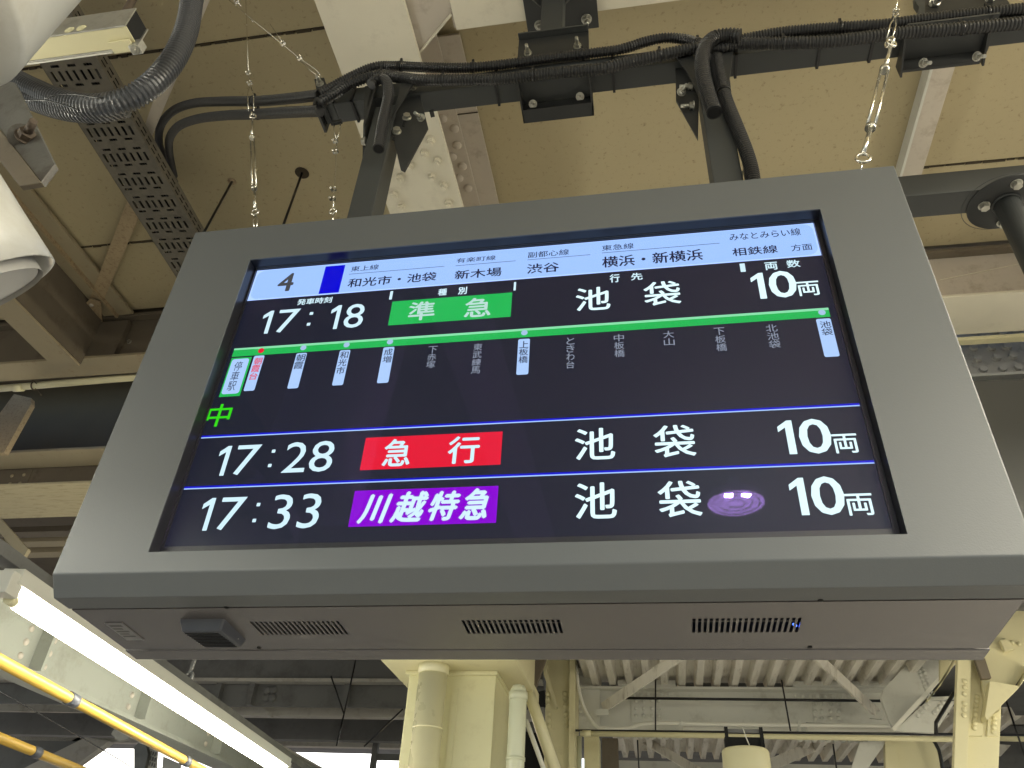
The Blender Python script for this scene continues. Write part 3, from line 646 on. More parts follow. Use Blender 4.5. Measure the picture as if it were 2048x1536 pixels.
# things beyond the post at the far right
def far_band(py0, py1, y, m, nm, lab, cat='beam'):
    zt_, zb_ = W(2025, py0, 1, y).z, W(2025, py1, 1, y).z
    x = W(1990, py0, 1, y).x
    return tag(MB().box(x, x + 3, y, y + .1, zb_, zt_, .004).build(nm, M[m]), lab, cat)
far_band(1380, 1400, 8.0, 'far', 'far_beam', 'dark far beam at the right edge beside the cream post')
far_band(1400, 1412, 8.1, 'farlight', 'far_rail', 'pale far rail at the right edge', 'rail')
far_band(1430, 1448, 8.0, 'farlight', 'far_beam', 'pale far beam low at the right edge')
far_band(1452, 1466, 8.0, 'far', 'far_beam', 'dark far beam lowest at the right edge')
tag(MB().cyl(W(1995, 1475, 1, 7), W(2060, 1477, 1, 7), .03, seg=12).build('far_pipe', M['creamflat']), 'cream far pipe at the right edge', 'pipe')
tag(MB().prism([W(*q, 1, 7.5) for q in ((1990, 1488), (2022, 1490), (2002, 1512), (1990, 1514))], (0, .04, 0)).build('far_plate', M['farlight']), 'pale far plate right of the cream post', 'plate')
tag(MB().cyl(W(2012, 1400, 1, 6.5), W(2052, 1520, 1, 6.5), .008, seg=6).build('guy_wire', M['tie']), 'thin guy wire slanting at the lower right corner', 'wire')
wl = MB().box(-12, 12, 17, 17.2, FZ, .3).build('far_wall', M['far']); tag(wl, 'dark far wall beyond the platforms', 'wall')
wl2 = MB().box(3.2, 12, 9.0, 9.1, -1, 2).build('far_backing', M['far']); tag(wl2, 'dark shaded roof space at the far right', 'wall')

# ------------------------------------------------------------------ right side above/next to the board: riveted girder + dark panel
r2 = thing('grey_riveted_girder', 'grey girder with domed bolts right of the board', 'girder', None, (2, 2.4, 1.4))
yv = 2.35
zA, zB, zC = W(2000, 665, 1, yv).z, W(2000, 752, 1, yv).z, W(2000, 690, 1, yv).z
MB().box(1.2, 5, yv + .02, yv + .04, zB, 2.3).build('web', M['boltgrey'], r2)
MB().box(W(1925, 700, 1, yv).x - .6, W(2032, 720, 1, yv).x, yv, yv + .0195, zB + .01, W(2000, 690, 1, yv).z, .003).build('splice_plate', M['boltgrey'], r2)
MB().box(1.2, 5, yv - .03, yv + .10, zB - .015, zB + .002, .003).build('bottom_flange', M['rail'], r2)
RB5 = bolt_mesh(.020, 0, 'boltgrey')
for x, y in ((1946, 697), (1982, 696), (2014, 694), (1955, 719), (1993, 716), (2025, 713), (1965, 741), (2004, 739), (2035, 737)):
    place(RB5, 'bolt', W(x, y, 1, yv), (0, -1, 0), r2, random.random())
for x, y in ((1950, 661), (1986, 660), (2004, 668), (2034, 657)):
    place(RB5, 'bolt', W(x, y, 1, yv + .019), (0, -1, 0), r2, random.random())
dk = [W(*q, 1, 2.2) for q in ((1940, 762), (2200, 752), (2200, 1180), (1940, 1180))]
tag(MB().prism(dk, (0, .2, 0), .004).build('dark_sign_back', M['darkpanel']), 'plain dark grey panel right behind the board', 'panel')

# ================================================================== HANGER FRAME
hf = thing('hanger_support', 'charcoal square tube support with bolted brackets that carries the board', 'support', None, (0, .09, 1.06))
TY0, TY1, TZ0, TZ1 = .06, .125, 1.060, 1.125
MB().box(-.585, 2.2, TY0, TY1, TZ0, TZ1, .004).build('cross_bar', M['steel'], hf)
MB().box(-.655 + .028, -.5855, TY0 + .001, TY1 + .001, TZ0 + .001, TZ1 - .001, .004).build('cross_bar_end', M['steel'], hf)
# end clamp with upright ear
MB().box(-.640, -.632, TY0 - .012, TY1 + .02, TZ0 - .012, TZ1 + .004, .001).build('end_plate', M['steel2'], hf)
MB().box(-.6315, -.585, TY0 - .006, TY0 - .0005, TZ0 - .002, TZ1 + .004, .001).build('clamp_strap', M['steel'], hf)
ear = [W(*q, 1, .054) for q in ((628, 158), (648, 155), (655, 178), (656, 185), (634, 188), (630, 165))]
MB().prism(ear, (0, .006, 0), .001).build('clamp_ear', M['steel2'], hf)
place(B_hang, 'bolt', W(640, 168, 1, .053), (.1, -1, -.25), hf)
# posts
MB().box(-.452, -.388, .062, .128, .40, 1.02, .004).build('post', M['steel'], hf)
MB().box(.432, .498, .062, .128, .40, 1.02, .004).build('post', M['steel'], hf)
def gusset(x0, s, name='gusset'):
    # folded side plate hugging the post; s = outward direction
    a = MB()
    prof = [(.045, 1.155), (.175, 1.155), (.175, .93), (.128, .80), (.112, .795), (.052, .93), (.045, 1.0)]
    pts = [(x0, y, z) for y, z in prof]
    a.prism(pts, (s * .006, 0, 0), .001)
    return a.build(name, M['steel2'], hf)
# left bracket: two plates with a front return
gusset(-.463, -1); gusset(.503, 1)
def ret(pts, y, name='gusset_flange'):
    return MB().prism([W(*q, 1, y) for q in pts], (0, .005, 0), .001).build(name, M['steel2'], hf)
ret(((803, 162), (831, 159), (783, 236), (779, 243), (793, 200)), .035)
ret(((730, 172), (753, 170), (735, 235), (728, 250), (727, 210)), .045)
ret(((1350, 95), (1382, 91), (1398, 165), (1397, 190), (1372, 140), (1352, 112)), .045)
ret(((1437, 88), (1468, 80), (1462, 140), (1455, 182)), .040)
MB().prism([W(*q, 1, .07) for q in ((833, 160), (856, 255), (809, 342), (801, 338), (779, 243), (803, 205))], (0, .006, 0), .001).build('slotted_plate', M['steel2'], hf)
MB().prism([W(*q, 1, .08) for q in ((1350, 96), (1356, 110), (1398, 195), (1396, 279), (1352, 200))], (0, .006, 0), .001).build('slotted_plate', M['steel2'], hf)
for q in ((820, 244), (800, 272)):
    place(B_short, 'bolt', W(q[0] - 6, q[1] - 8, 1, .069), (.2, -1, 0), hf)
    MB().prism([W(q[0] - 14 + dx, q[1] - 3 + dy, 1, .068) for dx, dy in ((3, -6), (7, -5), (3, 12), (-2, 11))], (0, .0015, 0)).build('slot', M['blackm'], hf)
for q, ax in (((830, 180), (-.35, -1, -.5)), ((843, 236), (-.35, -1, -.5)), ((1358, 118), (.45, -1, -.4)), ((1362, 185), (.45, -1, -.4))):
    place(B_hang, 'bolt', W(*q, 1, .066), ax, hf)
for q in ((1385, 172), (1388, 211)): place(B_hang, 'bolt', W(*q, 1, .07), (-1, -.1, 0), hf)
place(B_short, 'bolt', W(732, 283, 1, .07), (-1, 0, 0), hf)
MB().bar(W(860, 228, 1, .10), W(868, 226, 1, .10), .018, .010).build('packing_strip', M['steel2'], hf)
# middle clamp (channel) + bolts + riser post + base plate
CX0, CX1 = -.045, .155
MB().box(CX0, CX1, TY0 - .030, TY1 + .006, TZ0 - .010, TZ0 - .003, .001).build('clamp_channel', M['steel'], hf)
MB().box(CX0, CX1, TY1 + .007, TY1 + .045, TZ0 - .040, TZ0 - .033, .001).build('clamp_lip', M['steel2'], hf)
MB().box(CX0, CX1, TY1 + .002, TY1 + .008, TZ0 - .040, TZ1 + .03, .001).build('clamp_web', M['steel2'], hf)
MB().box(CX0, CX0 + .005, TY0 - .02, TY1 + .045, TZ0 - .040, TZ0 - .0035, .001).build('clamp_end', M['steel2'], hf)
MB().box(CX1 - .005, CX1, TY0 - .02, TY1 + .045, TZ0 - .040, TZ0 - .0035, .001).build('clamp_end', M['steel2'], hf)
zc_ = W(1100, 85, 1, .075).z
MB().box(CX0 - .01, CX1 - .005, .07, .076, TZ1 + .002, zc_ + .03, .001).build('upper_clamp', M['steel2'], hf)
MB().box(CX0 - .01, CX1 - .005, .050, .0695, zc_ + .024, zc_ + .030, .001).build('upper_clamp_lip', M['steel'], hf)
for q in ((1066, 211), (1160, 196)): place(B_hang, 'bolt', W(q[0], q[1] - 3, 1, .12), (0, -.5, -1), hf)
for q in ((1056, 107), (1155, 93)): place(B_hang, 'bolt', W(*q, 1, .069), (0, -1, -.2), hf)
MB().box(.005, .072, .076, .142, TZ1 + .06, 1.582, .004).build('riser_post', M['steel'], hf)
MB().box(-.062, .172, -.03, .231, 1.583, 1.5985, .002).build('base_plate', M['steel2'], hf)
for s_, q in ((0, (1079, 50)), (1, (1173, 38))): place(bolt_mesh(.014, .02), 'bolt', W(*q, 2, 1.583), (0, 0, -1), hf)
MB().prism([(.0, .09, 1.582), (-.045, .09, 1.582), (.0, .09, 1.50)], (0, .006, 0)).build('post_rib', M['steel2'], hf)
MB().prism([(.077, .09, 1.582), (.125, .09, 1.582), (.077, .09, 1.50)], (0, .006, 0)).build('post_rib', M['steel2'], hf)
# right clamp
p0 = W(1846, 120, 1, .05); p1 = W(2010, 100, 1, .05)
MB().box(p0.x - .01, p1.x + .02, TY0 - .030, TY1 + .006, TZ0 - .010, TZ0 - .003, .001).build('clamp_channel', M['steel'], hf)
MB().box(p0.x - .01, p1.x - .01, TY1 + .002, TY1 + .010, TZ0 - .055, TZ0 - .004, .001).build('clamp_web', M['steel2'], hf)
MB().prism([(p0.x - .01, TY0 - .03, TZ0 - .01), (p0.x - .01, TY1 + .02, TZ0 - .01), (p0.x - .01, TY1 + .02, TZ0 - .06)], (-.005, 0, 0)).build('clamp_end', M['steel2'], hf)
MB().prism([(p1.x, TY0 - .03, TZ0 - .01), (p1.x, TY1 + .02, TZ0 - .01), (p1.x, TY1 + .02, TZ0 - .05)], (.005, 0, 0)).build('clamp_end', M['steel2'], hf)
for q in ((1846, 126), (1953, 113)): place(B_hang, 'bolt', W(*q, 1, .10), (.25, -.6, -1), hf)
pB = W(1850, 26, 1, .06); pE = W(2020, 5, 1, .06)
MB().box(pB.x, pE.x, .062, .068, TZ1 + .01, TZ1 + .28, .001).build('upper_clamp', M['steel2'], hf)
MB().prism([W(*q, 1, .05) for q in ((1828, -20), (1851, -20), (1850, 28), (1836, 33), (1838, 14), (1830, 2))], (0, .02, 0), .001).build('upper_clamp_flange', M['steel'], hf)
for q in ((1868, 8), (1980, -2)): place(bolt_mesh(.012, .03), 'bolt', W(*q, 1, .061), (.3, -1, -.7), hf)
# small bracket at foot of the right post
ft = W(1490, 345, 1, .10)
MB().box(ft.x - .0, ft.x + .012, .07, .12, ft.z - .05, ft.z + .03, .001).build('foot_bracket', M['steel2'], hf)
place(B_hang, 'bolt', W(1484, 352, 1, .09), (-1, -.1, 0), hf)
place(B_short, 'bolt', W(1505, 350, 1, .09), (.3, -1, 0), hf)

# separate frame arm with round flange (right)
fa = thing('flanged_arm', 'dark square bar with a bolted round flange right of the board', 'frame', None, (1.3, .55, .94))
MB().box(.75, 2.2, .50, .587, .941, 1.03, .004).build('bar', M['steel'], fa)
dc = Vector((1.31, .555, .936))
MB().lathe(dc, [(.001, 0), (.100, 0), (.102, .003), (.100, .0045), (.001, .0045)], 40).build('flange_plate', M['steel2'], fa)
MB().lathe(dc + Vector((-.012, 0, .0)), [(.103, .0046), (.105, .0048), (.103, .005)], 40).build('weld_rim', M['steel'], fa)
MB().cyl(dc + Vector((0, 0, -.005)), dc + Vector((0, 0, -.9)), .034, seg=28).build('drop_pipe', M['steel'], fa)
MB().torus(dc + Vector((0, 0, -.003)), .036, .004, (0, 0, 1), 28).build('weld_bead', M['steel'], fa)
for q in ((2033, 367), (1968, 411), (2005, 445)):
    place(B_flange, 'bolt', W(*q, 2, .935), (0, 0, -1), fa, .4)
place(B_flange, 'bolt', dc + Vector((.07, -.01, -.001)), (0, 0, -1), fa, .4)

# ================================================================== CONDUITS
def conduit(name, label, pts, r, pitch, m='cond', group='black corrugated conduits on the frame', seg=12, depth=.12, ties=(), open_end=False):
    t = thing(name, label, 'conduit', group, pts[len(pts) // 2])
    c = spline(pts, pitch / 4); n = len(c)
    pat = (1.0, 1.0, 1 - depth, 1 - depth)
    ct = MB().tube(c, [r * pat[i % 4] for i in range(n)], seg).build('corrugated_tube', M[m], t)
    for p_ in ct.data.polygons: p_.use_smooth = False
    for k in ties:
        i = int(k * (n - 1)); i = min(max(i, 1), n - 2); d = (c[i + 1] - c[i - 1]).normalized()
        MB().cyl(c[i] - d * .0028, c[i] + d * .0028, r * 1.09, seg=16).build('cable_tie', M['tie'], t)
        up = Vector((0, -.3, 1)); MB().bar(c[i] + up * r * .95, c[i] + up * (r * .95 + .012), .007, .006).build('tie_head', M['tie'], t)
    if open_end:
        e = c[-1]; d = (c[-1] - c[-3]).normalized()
        MB().cyl(e, e + d * .0012, r * .8, seg=16).build('open_mouth', M['blackm'], t)
    return c
P = lambda l, y: [W(a, b, 1, y) for a, b in l]
cA = P([(640, 188), (690, 160), (745, 135), (790, 132), (830, 134), (900, 136), (945, 135), (1000, 130), (1060, 122), (1120, 114), (1180, 107), (1240, 99), (1290, 84), (1330, 76), (1370, 79), (1400, 88), (1440, 92), (1480, 80), (1560, 65), (1640, 57), (1720, 52), (1780, 48), (1850, 38), (1950, 27), (2060, 16), (2160, 6)], .045)
conduit('corrugated_conduit', 'upper of the two black conduits running along the cross bar', cA, .0145, .0076, ties=(.13, .24, .39, .55, .73, .9), seg=18, depth=.2)
cB = P([(640, 205), (668, 188), (700, 168), (750, 152), (800, 155), (840, 160), (900, 160), (950, 159), (1000, 158), (1060, 151), (1130, 144), (1200, 138), (1250, 126), (1310, 113), (1370, 100), (1400, 95), (1440, 95), (1476, 88), (1560, 86), (1640, 84), (1720, 76), (1800, 66), (1900, 59), (1980, 52), (2060, 44), (2160, 30)], .030)
conduit('corrugated_conduit', 'lower of the two black conduits running along the cross bar', cB, .0160, .0084, ties=(.1, .2, .33, .5, .66, .87), seg=18, depth=.2)
lj = [W(640, 190, 1, .05), W(590, 196, 1, .09), W(520, 202, 1, .16), W(440, 203, 1, .26), W(385, 207, 1, .36), W(346, 222, 1, .45), W(322, 250, 1, .55), W(318, 285, 1, .65), W(328, 315, 1, .75), W(338, 340, 1, .84), W(350, 366, 1, .94)]
conduit('corrugated_conduit', 'outer of the two black conduits curving left to the perforated tray', lj, .0165, .0084, ties=(.22,), seg=18, depth=.2)
lk = [W(640, 222, 1, .05), W(590, 224, 1, .09), W(520, 228, 1, .16), W(450, 231, 1, .26), W(395, 238, 1, .36), W(358, 252, 1, .45), W(340, 275, 1, .55), W(338, 300, 1, .65), W(342, 325, 1, .75), W(348, 352, 1, .86)]
conduit('corrugated_conduit', 'inner of the two black conduits curving left to the perforated tray', lk, .0165, .0084, ties=(.22,), seg=18, depth=.2)
conduit('corrugated_conduit', 'short black conduit bending down in front of the left post', P([(742, 170), (750, 162), (763, 158), (774, 166), (777, 190), (770, 225), (763, 262), (757, 298)], .012), .0150, .0080, seg=18, depth=.2, open_end=True)
conduit('corrugated_conduit', 'thick black conduit bending down in front of the right post', P([(1480, 72), (1455, 70), (1428, 76), (1410, 95), (1404, 125), (1408, 158), (1418, 195), (1429, 226)], .004), .0185, .0086, seg=18, depth=.2, open_end=True)
conduit('corrugated_conduit', 'long black conduit running down beside the right post to the board', P([(1432, 95), (1436, 130), (1444, 170), (1454, 205), (1472, 250), (1490, 296), (1502, 335), (1508, 372)], .05), .0165, .0078, ties=(.36,), seg=18, depth=.2)
# loose ties wrapped round the cross bar
def bar_tie(px, label):
    x = W(px, 150, 1, TY0).x
    t = thing('cable_tie', label, 'cable tie', 'black ties wrapped round the cross bar', (x, .09, 1.09))
    for (a, b, c_, d) in ((TY0 - .004, TY0 - .0005, TZ0 - .004, TZ1 + .004), (TY0 - .004, TY1 + .004, TZ0 - .004, TZ0 - .0005), (TY1 + .0005, TY1 + .004, TZ0 - .004, TZ1 + .004)):
        MB().box(x - .0035, x + .0035, a, b, c_, d).build('strap', M['tie'], t)
for px_t, lab in ((655, 'black tie nearest the left end of the cross bar'), (668, 'second black tie from the left end of the cross bar'), (718, 'black tie on the cross bar just left of the left post'), (992, 'black tie on the cross bar left of the middle clamp'), (1226, 'black tie on the cross bar right of the middle clamp'), (1482, 'black tie on the cross bar just right of the right post'), (1661, 'black tie on the cross bar between right post and turnbuckle'), (1778, 'black tie on the cross bar behind the right turnbuckle')):
    bar_tie(px_t, lab)

# big charcoal hose upper left

hp = [W(*q, 1, -.30) for q in ((396, -60), (384, 0), (373, 60), (346, 120), (300, 172), (242, 204), (180, 213), (120, 201), (70, 180), (30, 160), (-10, 137), (-60, 108))]
conduit('corrugated_hose', 'thick charcoal corrugated hose looping across the upper left', hp, .0275, .0095, 'condbig', None, 20, .12, ties=(.86,))
hp2 = [W(*q, 1, -.285) for q in ((250, 212), (205, 222), (150, 222), (100, 212), (50, 194), (10, 176), (-50, 148))]
conduit('corrugated_hose', 'second charcoal hose tucked under the looping hose at upper left', hp2, .0255, .0095, 'condbig', None, 20, .12)
wq = MB().tube(spline([W(*q, 1, -.35) for q in ((0, 172), (12, 183), (40, 200), (90, 201), (130, 211), (162, 222))], .02), .0018, 6).build('loose_tie_tail', M['tie'])
tag(wq, 'black tie tail lying along the lower charcoal hose', 'cable tie')
wq = MB().tube(spline([W(*q, 1, -.352) for q in ((88, 198), (115, 190), (150, 189), (190, 195), (213, 196))], .02), .0018, 6).build('loose_wire', M['tie'])
tag(wq, 'thin black wire lying across the charcoal hoses', 'wire')

# ================================================================== PERFORATED TRAY
tr = thing('cable_tray', 'perforated dull grey cable tray running diagonally left of the board', 'cable tray', None, W(250, 300, 2, 1.6))
TA, TB = Vector((-1.785, -.40, 1.6)), Vector((-1.90, 1.5, 1.6))
ux = (TB - TA).normalized(); TL = (TB - TA).length; vx = Vector((ux.y, -ux.x, 0)); TW = .222
def strip_plate(bands, L, Wd):
    """bands: list of (length, holes) with holes as (v0, v1) intervals across the width, repeated along L"""
    b = MB(); s = 0; i = 0
    while s < L:
        ln, holes = bands[i % len(bands)]; i += 1; e = min(L, s + ln); v = 0
        for h0, h1 in list(holes) + [(Wd, Wd)]:
            if h0 > v: b.box(v, h0, s, e, 0, .0018)
            v = h1
        s = e
    return b
def ints(n, w_, hw, off=0): st_ = w_ / n; return [(st_ * (k + .5) - hw / 2 + off, st_ * (k + .5) + hw / 2 + off) for k in range(n)]
dash = ints(3, .19, .032, .018); slots = ints(7, .2, .0105, .01)
bands = [(.034, []), (.0100, dash), (.014, []), (.040, slots), (.012, []), (.0100, [(a - .012, b - .012) for a, b in dash])]
b = strip_plate(bands, TL, TW)
Mt = Matrix(((vx.x, ux.x, 0, TA.x), (vx.y, ux.y, 0, TA.y), (0, 0, 1, TA.z), (0, 0, 0, 1)))
bmesh.ops.transform(b.bm, matrix=Mt, verts=b.bm.verts); tb = b.build('tray_bottom', M['galvdull'], tr); tb['kind'] = 'stuff'
b = strip_plate([(.012, []), (.030, [(.014, .022), (.034, .042)])], TL, .062)
Ms = Matrix(((0, ux.x, vx.x, (TA + vx * TW).x), (0, ux.y, vx.y, (TA + vx * TW).y), (1, 0, 0, TA.z), (0, 0, 0, 1)))
bmesh.ops.transform(b.bm, matrix=Ms, verts=b.bm.verts); b.build('tray_side', M['galvdull'], tr)['kind'] = 'stuff'
b = strip_plate([(.012, []), (.030, [(.014, .022), (.034, .042)])], TL, .062)
Ms = Matrix(((0, ux.x, vx.x, TA.x), (0, ux.y, vx.y, TA.y), (1, 0, 0, TA.z), (0, 0, 0, 1)))
bmesh.ops.transform(b.bm, matrix=Ms, verts=b.bm.verts); b.build('tray_side', M['galvdull'], tr)['kind'] = 'stuff'
q = [TA + vx * .004 + Vector((0, 0, .063)), TA + vx * (TW - .004) + Vector((0, 0, .063)), TA + vx * (TW - .004) + ux * TL + Vector((0, 0, .063)), TA + vx * .004 + ux * TL + Vector((0, 0, .063))]
MB().prism(q, (0, 0, .002)).build('tray_cover', M['blackm'], tr)
for k in range(5):
    vv = .03 + k * .036
    MB().cyl(TA + vx * vv + Vector((0, 0, .028)), TB + vx * vv + Vector((0, 0, .028)), .011, seg=8).build('cable', M['tie'], tr)

# ------------------------------------------------------------------ galvanised strut + threaded rod (upper left)
sr = thing('strut_channel', 'galvanised strut channel hanging from a threaded rod at upper left', 'strut', None, W(200, 60, 1, -.35))
Y0 = -.45
n0 = W(250, 50, 1, Y0); z0_ = n0.z; fy = W(262, 97, 2, z0_); y1_ = fy.y; sx1 = n0.x; z1_ = W(254, 18, 1, Y0).z; sx0 = n0.x - .45
MB().box(sx0, sx1, Y0, Y0 + .003, z0_, z1_, .0008).build('front_face', M['galv'], sr)
MB().box(sx0, sx1, Y0 + .0035, y1_ - .004, z0_, z0_ + .003, .0008).build('bottom_face', M['creamflat'], sr)
MB().box(sx0, sx1, y1_ - .0035, y1_, z0_ - .001, z1_, .0008).build('back_face', M['galv'], sr)
MB().box(sx0, sx1 - .06, y1_ + .0005, y1_ + .003, z0_ - .004, z0_ + .002, .0006).build('edge_strip', M['shell'], sr)
MB().box(sx1 - .055, sx1 - .006, y1_ - .022, y1_ + .004, z0_ - .006, z0_ - .0015, .001).build('end_tab', M['creamflat'], sr)
MB().box(sx1 - .012, sx1 + .012, y1_ - .012, y1_ + .008, z0_ - .014, z0_ + .012, .002).build('beam_clip', M['galv'], sr)
place(bolt_mesh(.008, .006), 'bolt', (sx1 + .002, y1_ - .004, z0_ - .014), (.2, -.4, -1), sr)
MB().box(sx1 - .006, sx1 - .003, Y0 + .0035, y1_ - .004, z0_ + .0035, z1_ - .001).build('end_shade_plate', M['blackm'], sr)  # black plate standing for the shade inside the open channel end
for q in ((139, 60), (163, 56)):
    c_ = W(*q, 1, Y0 - .0005); ov = MB(); ov.cyl(c_, c_ + Vector((0, -.0004, 0)), .011, seg=14).build('slot_hole', M['creamflat'], sr)
rod0 = W(247, 36, 1, Y0 + .02)
cc = [rod0 + Vector((-.004, 0, -.012)), rod0 + Vector((-.02, 0, .5))]
n_ = 160; rp = [cc[0].lerp(cc[1], i / n_) for i in range(n_ + 1)]
MB().tube(rp, [.0085 if i % 2 else .0072 for i in range(n_ + 1)], 12).build('threaded_rod', M['rust'], sr)
place(bolt_mesh(.013, 0, 'rust'), 'nut', rod0 + Vector((-.004, 0, -.01)), (0, 0, 1), sr)
# ------------------------------------------------------------------ white housings cut by the frame
sh = thing('white_housing', 'large smooth white rounded housing cut off by the upper left corner', 'housing', 'white enamel housings on the left', W(50, 40, 1, -.62))
def edge_tube(p, q, y, R, sgn, e0_, e1_, m, par, name, taper=1.0, cap=True, seg=56):
    """a round body whose outline, seen from the platform, runs from p to q"""
    a, b = W(*p, 1, y), W(*q, 1, y); dv = (b - a).normalized()
    out = []
    for c in (a, b):
        s_ = (c - CAM).normalized().cross(dv).normalized() * sgn; out.append(c + s_ * R)
    a2, b2 = out
    return a2, b2, dv
a2, b2, dv = edge_tube((172, -10), (34, 150), -.62, .16, 1, 0, 0, None, None, None)
if W(172, -10, 1, -.62).x < a2.x: a2, b2, dv = edge_tube((172, -10), (34, 150), -.62, .16, -1, 0, 0, None, None, None)
MB().tube([a2 - dv * .5, a2, b2, b2 + dv * .01, b2 + dv * .04], [.16, .16, .16, .155, .09], 64).build('shell', M['enamel'], sh)
s2 = thing('white_bell_housing', 'white open mouthed bell housing at the left edge below the bracket', 'housing', 'white enamel housings on the left', W(0, 450, 1, -.5))
R2_ = .115
a_ = W(-4, 348, 1, -.55); best = None
for k in range(60):
    b_ = W(103, 520, 1, -.55 + k * .02); d_2 = (b_ - a_).normalized(); vw = (b_ - CAM).normalized(); dt = d_2.dot(vw)
    if best is None or abs(dt + .13) < best[0]: best = (abs(dt + .13), b_, d_2)
b_, dv = best[1], best[2]
def off(c):
    s_ = (c - CAM).normalized().cross(dv).normalized()
    return c + s_ * R2_ * (1 if s_.x < 0 else -1)
c0, c1 = off(a_), off(b_)
MB().tube([c0 - dv * .3, c0, c0.lerp(c1, .5), c1], [R2_, R2_, R2_, R2_ * 1.01], 48, cap=False).build('shell', M['enamel'], s2).modifiers.new('t', 'SOLIDIFY').thickness = -.003
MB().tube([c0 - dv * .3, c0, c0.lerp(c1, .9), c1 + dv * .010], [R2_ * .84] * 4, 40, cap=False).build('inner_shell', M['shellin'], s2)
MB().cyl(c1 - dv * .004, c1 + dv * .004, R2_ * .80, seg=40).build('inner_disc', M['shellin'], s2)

# ------------------------------------------------------------------ grimy bracket, left edge
gb = thing('grimy_bracket', 'grimy galvanised angle bracket with a rusty bolt at the left edge', 'bracket', None, W(50, 280, 1, -.48))
YB = -.48
f1 = [W(*q, 1, YB) for q in ((-40, 150), (30, 165), (109, 328), (82, 364), (14, 277), (-40, 205))]
MB().prism(f1, (0, .012, 0), .002).build('upright_face', M['grimy'], gb)
f2 = [W(*q, 1, YB - .004) for q in ((-40, 206), (14, 278), (82, 365), (39, 372), (-2, 320), (-40, 270))]
MB().prism(f2, (0, .010, 0), .002).build('lower_face', M['brown'], gb)
place(bolt_mesh(.0135, .028, 'rust'), 'bolt', W(50, 274, 1, YB - .004), (1, -.75, .1), gb)
MB().cyl(W(45, 275, 1, YB - .004), W(45, 275, 1, YB - .001), .023, seg=20).build('washer', M['grimy'], gb)

# ------------------------------------------------------------------ black rods through the ceiling
for (a, b, lab) in (((464, 363), (405, 470), 'thin black rod slanting down from the ceiling nearest the tray'), ((604, 346), (566, 452), 'thin black rod with a dark ceiling hole right of the first rod')):
    t = thing('ceiling_rod', lab, 'rod', 'thin black rods from the ceiling', W(*a, 2, 1.999))
    p = W(*a, 2, 1.998); q = W(*b, 1, p.y - .12)
    q = W(*b, 1, .9)
    MB().cyl(p, q + (q - p) * .3, .0055, seg=8).build('rod', M['tie'], t)
    rr_ = .02 if a[0] < 500 else .032
    MB().lathe(p + Vector((0, 0, -.001)), [(.001, -.002), (rr_, -.001), (rr_ * 1.05, .001)], 14).build('ceiling_hole_rim', M['groove'] if a[0] > 500 else M['rusty'], t)

# ================================================================== WIRES
def wire(pts, r, par, name='wire_rope'):
    return MB().tube(pts, r, 6).build(name, M['inox'], par)
def clip(p, d, par):
    d = Vector(d).normalized(); o = Vector((0, -1, 0)); s = d.cross(o).normalized(); b = MB()
    b.bar(p - d * .0035, p + d * .0035, .014, .007, o)
    for k in (-1, 1):
        b.cyl(p + s * .005 * k - o * .004, p + s * .005 * k + o * .010, .0018, seg=6)
        b.cyl(p + s * .005 * k + o * .005, p + s * .005 * k + o * .009, .0036, seg=6)
    return b.build('wire_clip', M['inox'], par)
def turnbuckle(a, b, par, r=.0045):
    """body between points a and b"""
    d = (b - a).normalized(); s = d.cross(Vector((0, 1, 0))).normalized(); L_ = (b - a).length
    m = MB()
    for k in (-1, 1): m.cyl(a + d * .008 + s * k * r * 1.25, b - d * .008 + s * k * r * 1.25, r * .55, seg=8)
    m.cyl(a, a + d * .012, r * 1.9, seg=10); m.cyl(b - d * .012, b, r * 1.9, seg=10)
    m.build('turnbuckle_body', M['inox'], par)
def eye(p, d, R, r, par, nrm=(0, 1, 0)):
    return MB().torus(p, R, r, nrm, 16, 6).build('eye_bolt', M['inox'], par)
yw = .0
def stay(label, top, knot, split, eye1, tb0, tb1, eye2, foot, r, y0, y1, scale=1.0):
    """top.. foot are pixels; y runs from y0 (foot) to y1 (top)"""
    pys = top[1], foot[1]
    def q(p):
        k = (p[1] - foot[1]) / (top[1] - foot[1]); return W(p[0], p[1], 1, y0 + (y1 - y0) * k)
    t = thing('turnbuckle_stay', label, 'wire stay', 'steel wire stays above the board', q(foot))
    d = (q(top) - q(foot)).normalized()
    wire([q(top), q(knot[0])], r, t)
    wire([q(knot[0]), q(knot[1]), q((split[0] - 6, split[1])), q((eye1[0] - 5, eye1[1] - 8))], r, t)
    wire([q(knot[1]), q((split[0] + 6, split[1])), q((eye1[0] + 6, eye1[1] - 8))], r, t)
    for k in knot: clip(q(k), d, t)
    eye(q(eye1), d, .0085 * scale, .0022 * scale, t, (.75, .6, 0)); eye(q((eye1[0] + 4, eye1[1] + 2)), d, .0085 * scale, .0022 * scale, t, (-.4, .9, 0))
    MB().cyl(q((eye1[0] + 2, eye1[1] + 10)), q(tb0), .0034 * scale, seg=8).build('threaded_end', M['inox'], t)
    turnbuckle(q(tb0), q(tb1), t, .0042 * scale)
    MB().cyl(q(tb1), q((eye2[0], eye2[1] - 8)), .0034 * scale, seg=8).build('threaded_end', M['inox'], t)
    eye(q(eye2), d, .0095 * scale, .0024 * scale, t)
    m = MB(); e2 = q(eye2); f_ = q(foot)
    return t, q
t1, q1_ = stay('left steel stay with a long turnbuckle in front of the black conduits', (490, -40), ((497, 146), (500, 167)), (501, 190), (502, 230), (504, 272), (509, 378), (510, 424), (512, 452), .0013, .06, .06)
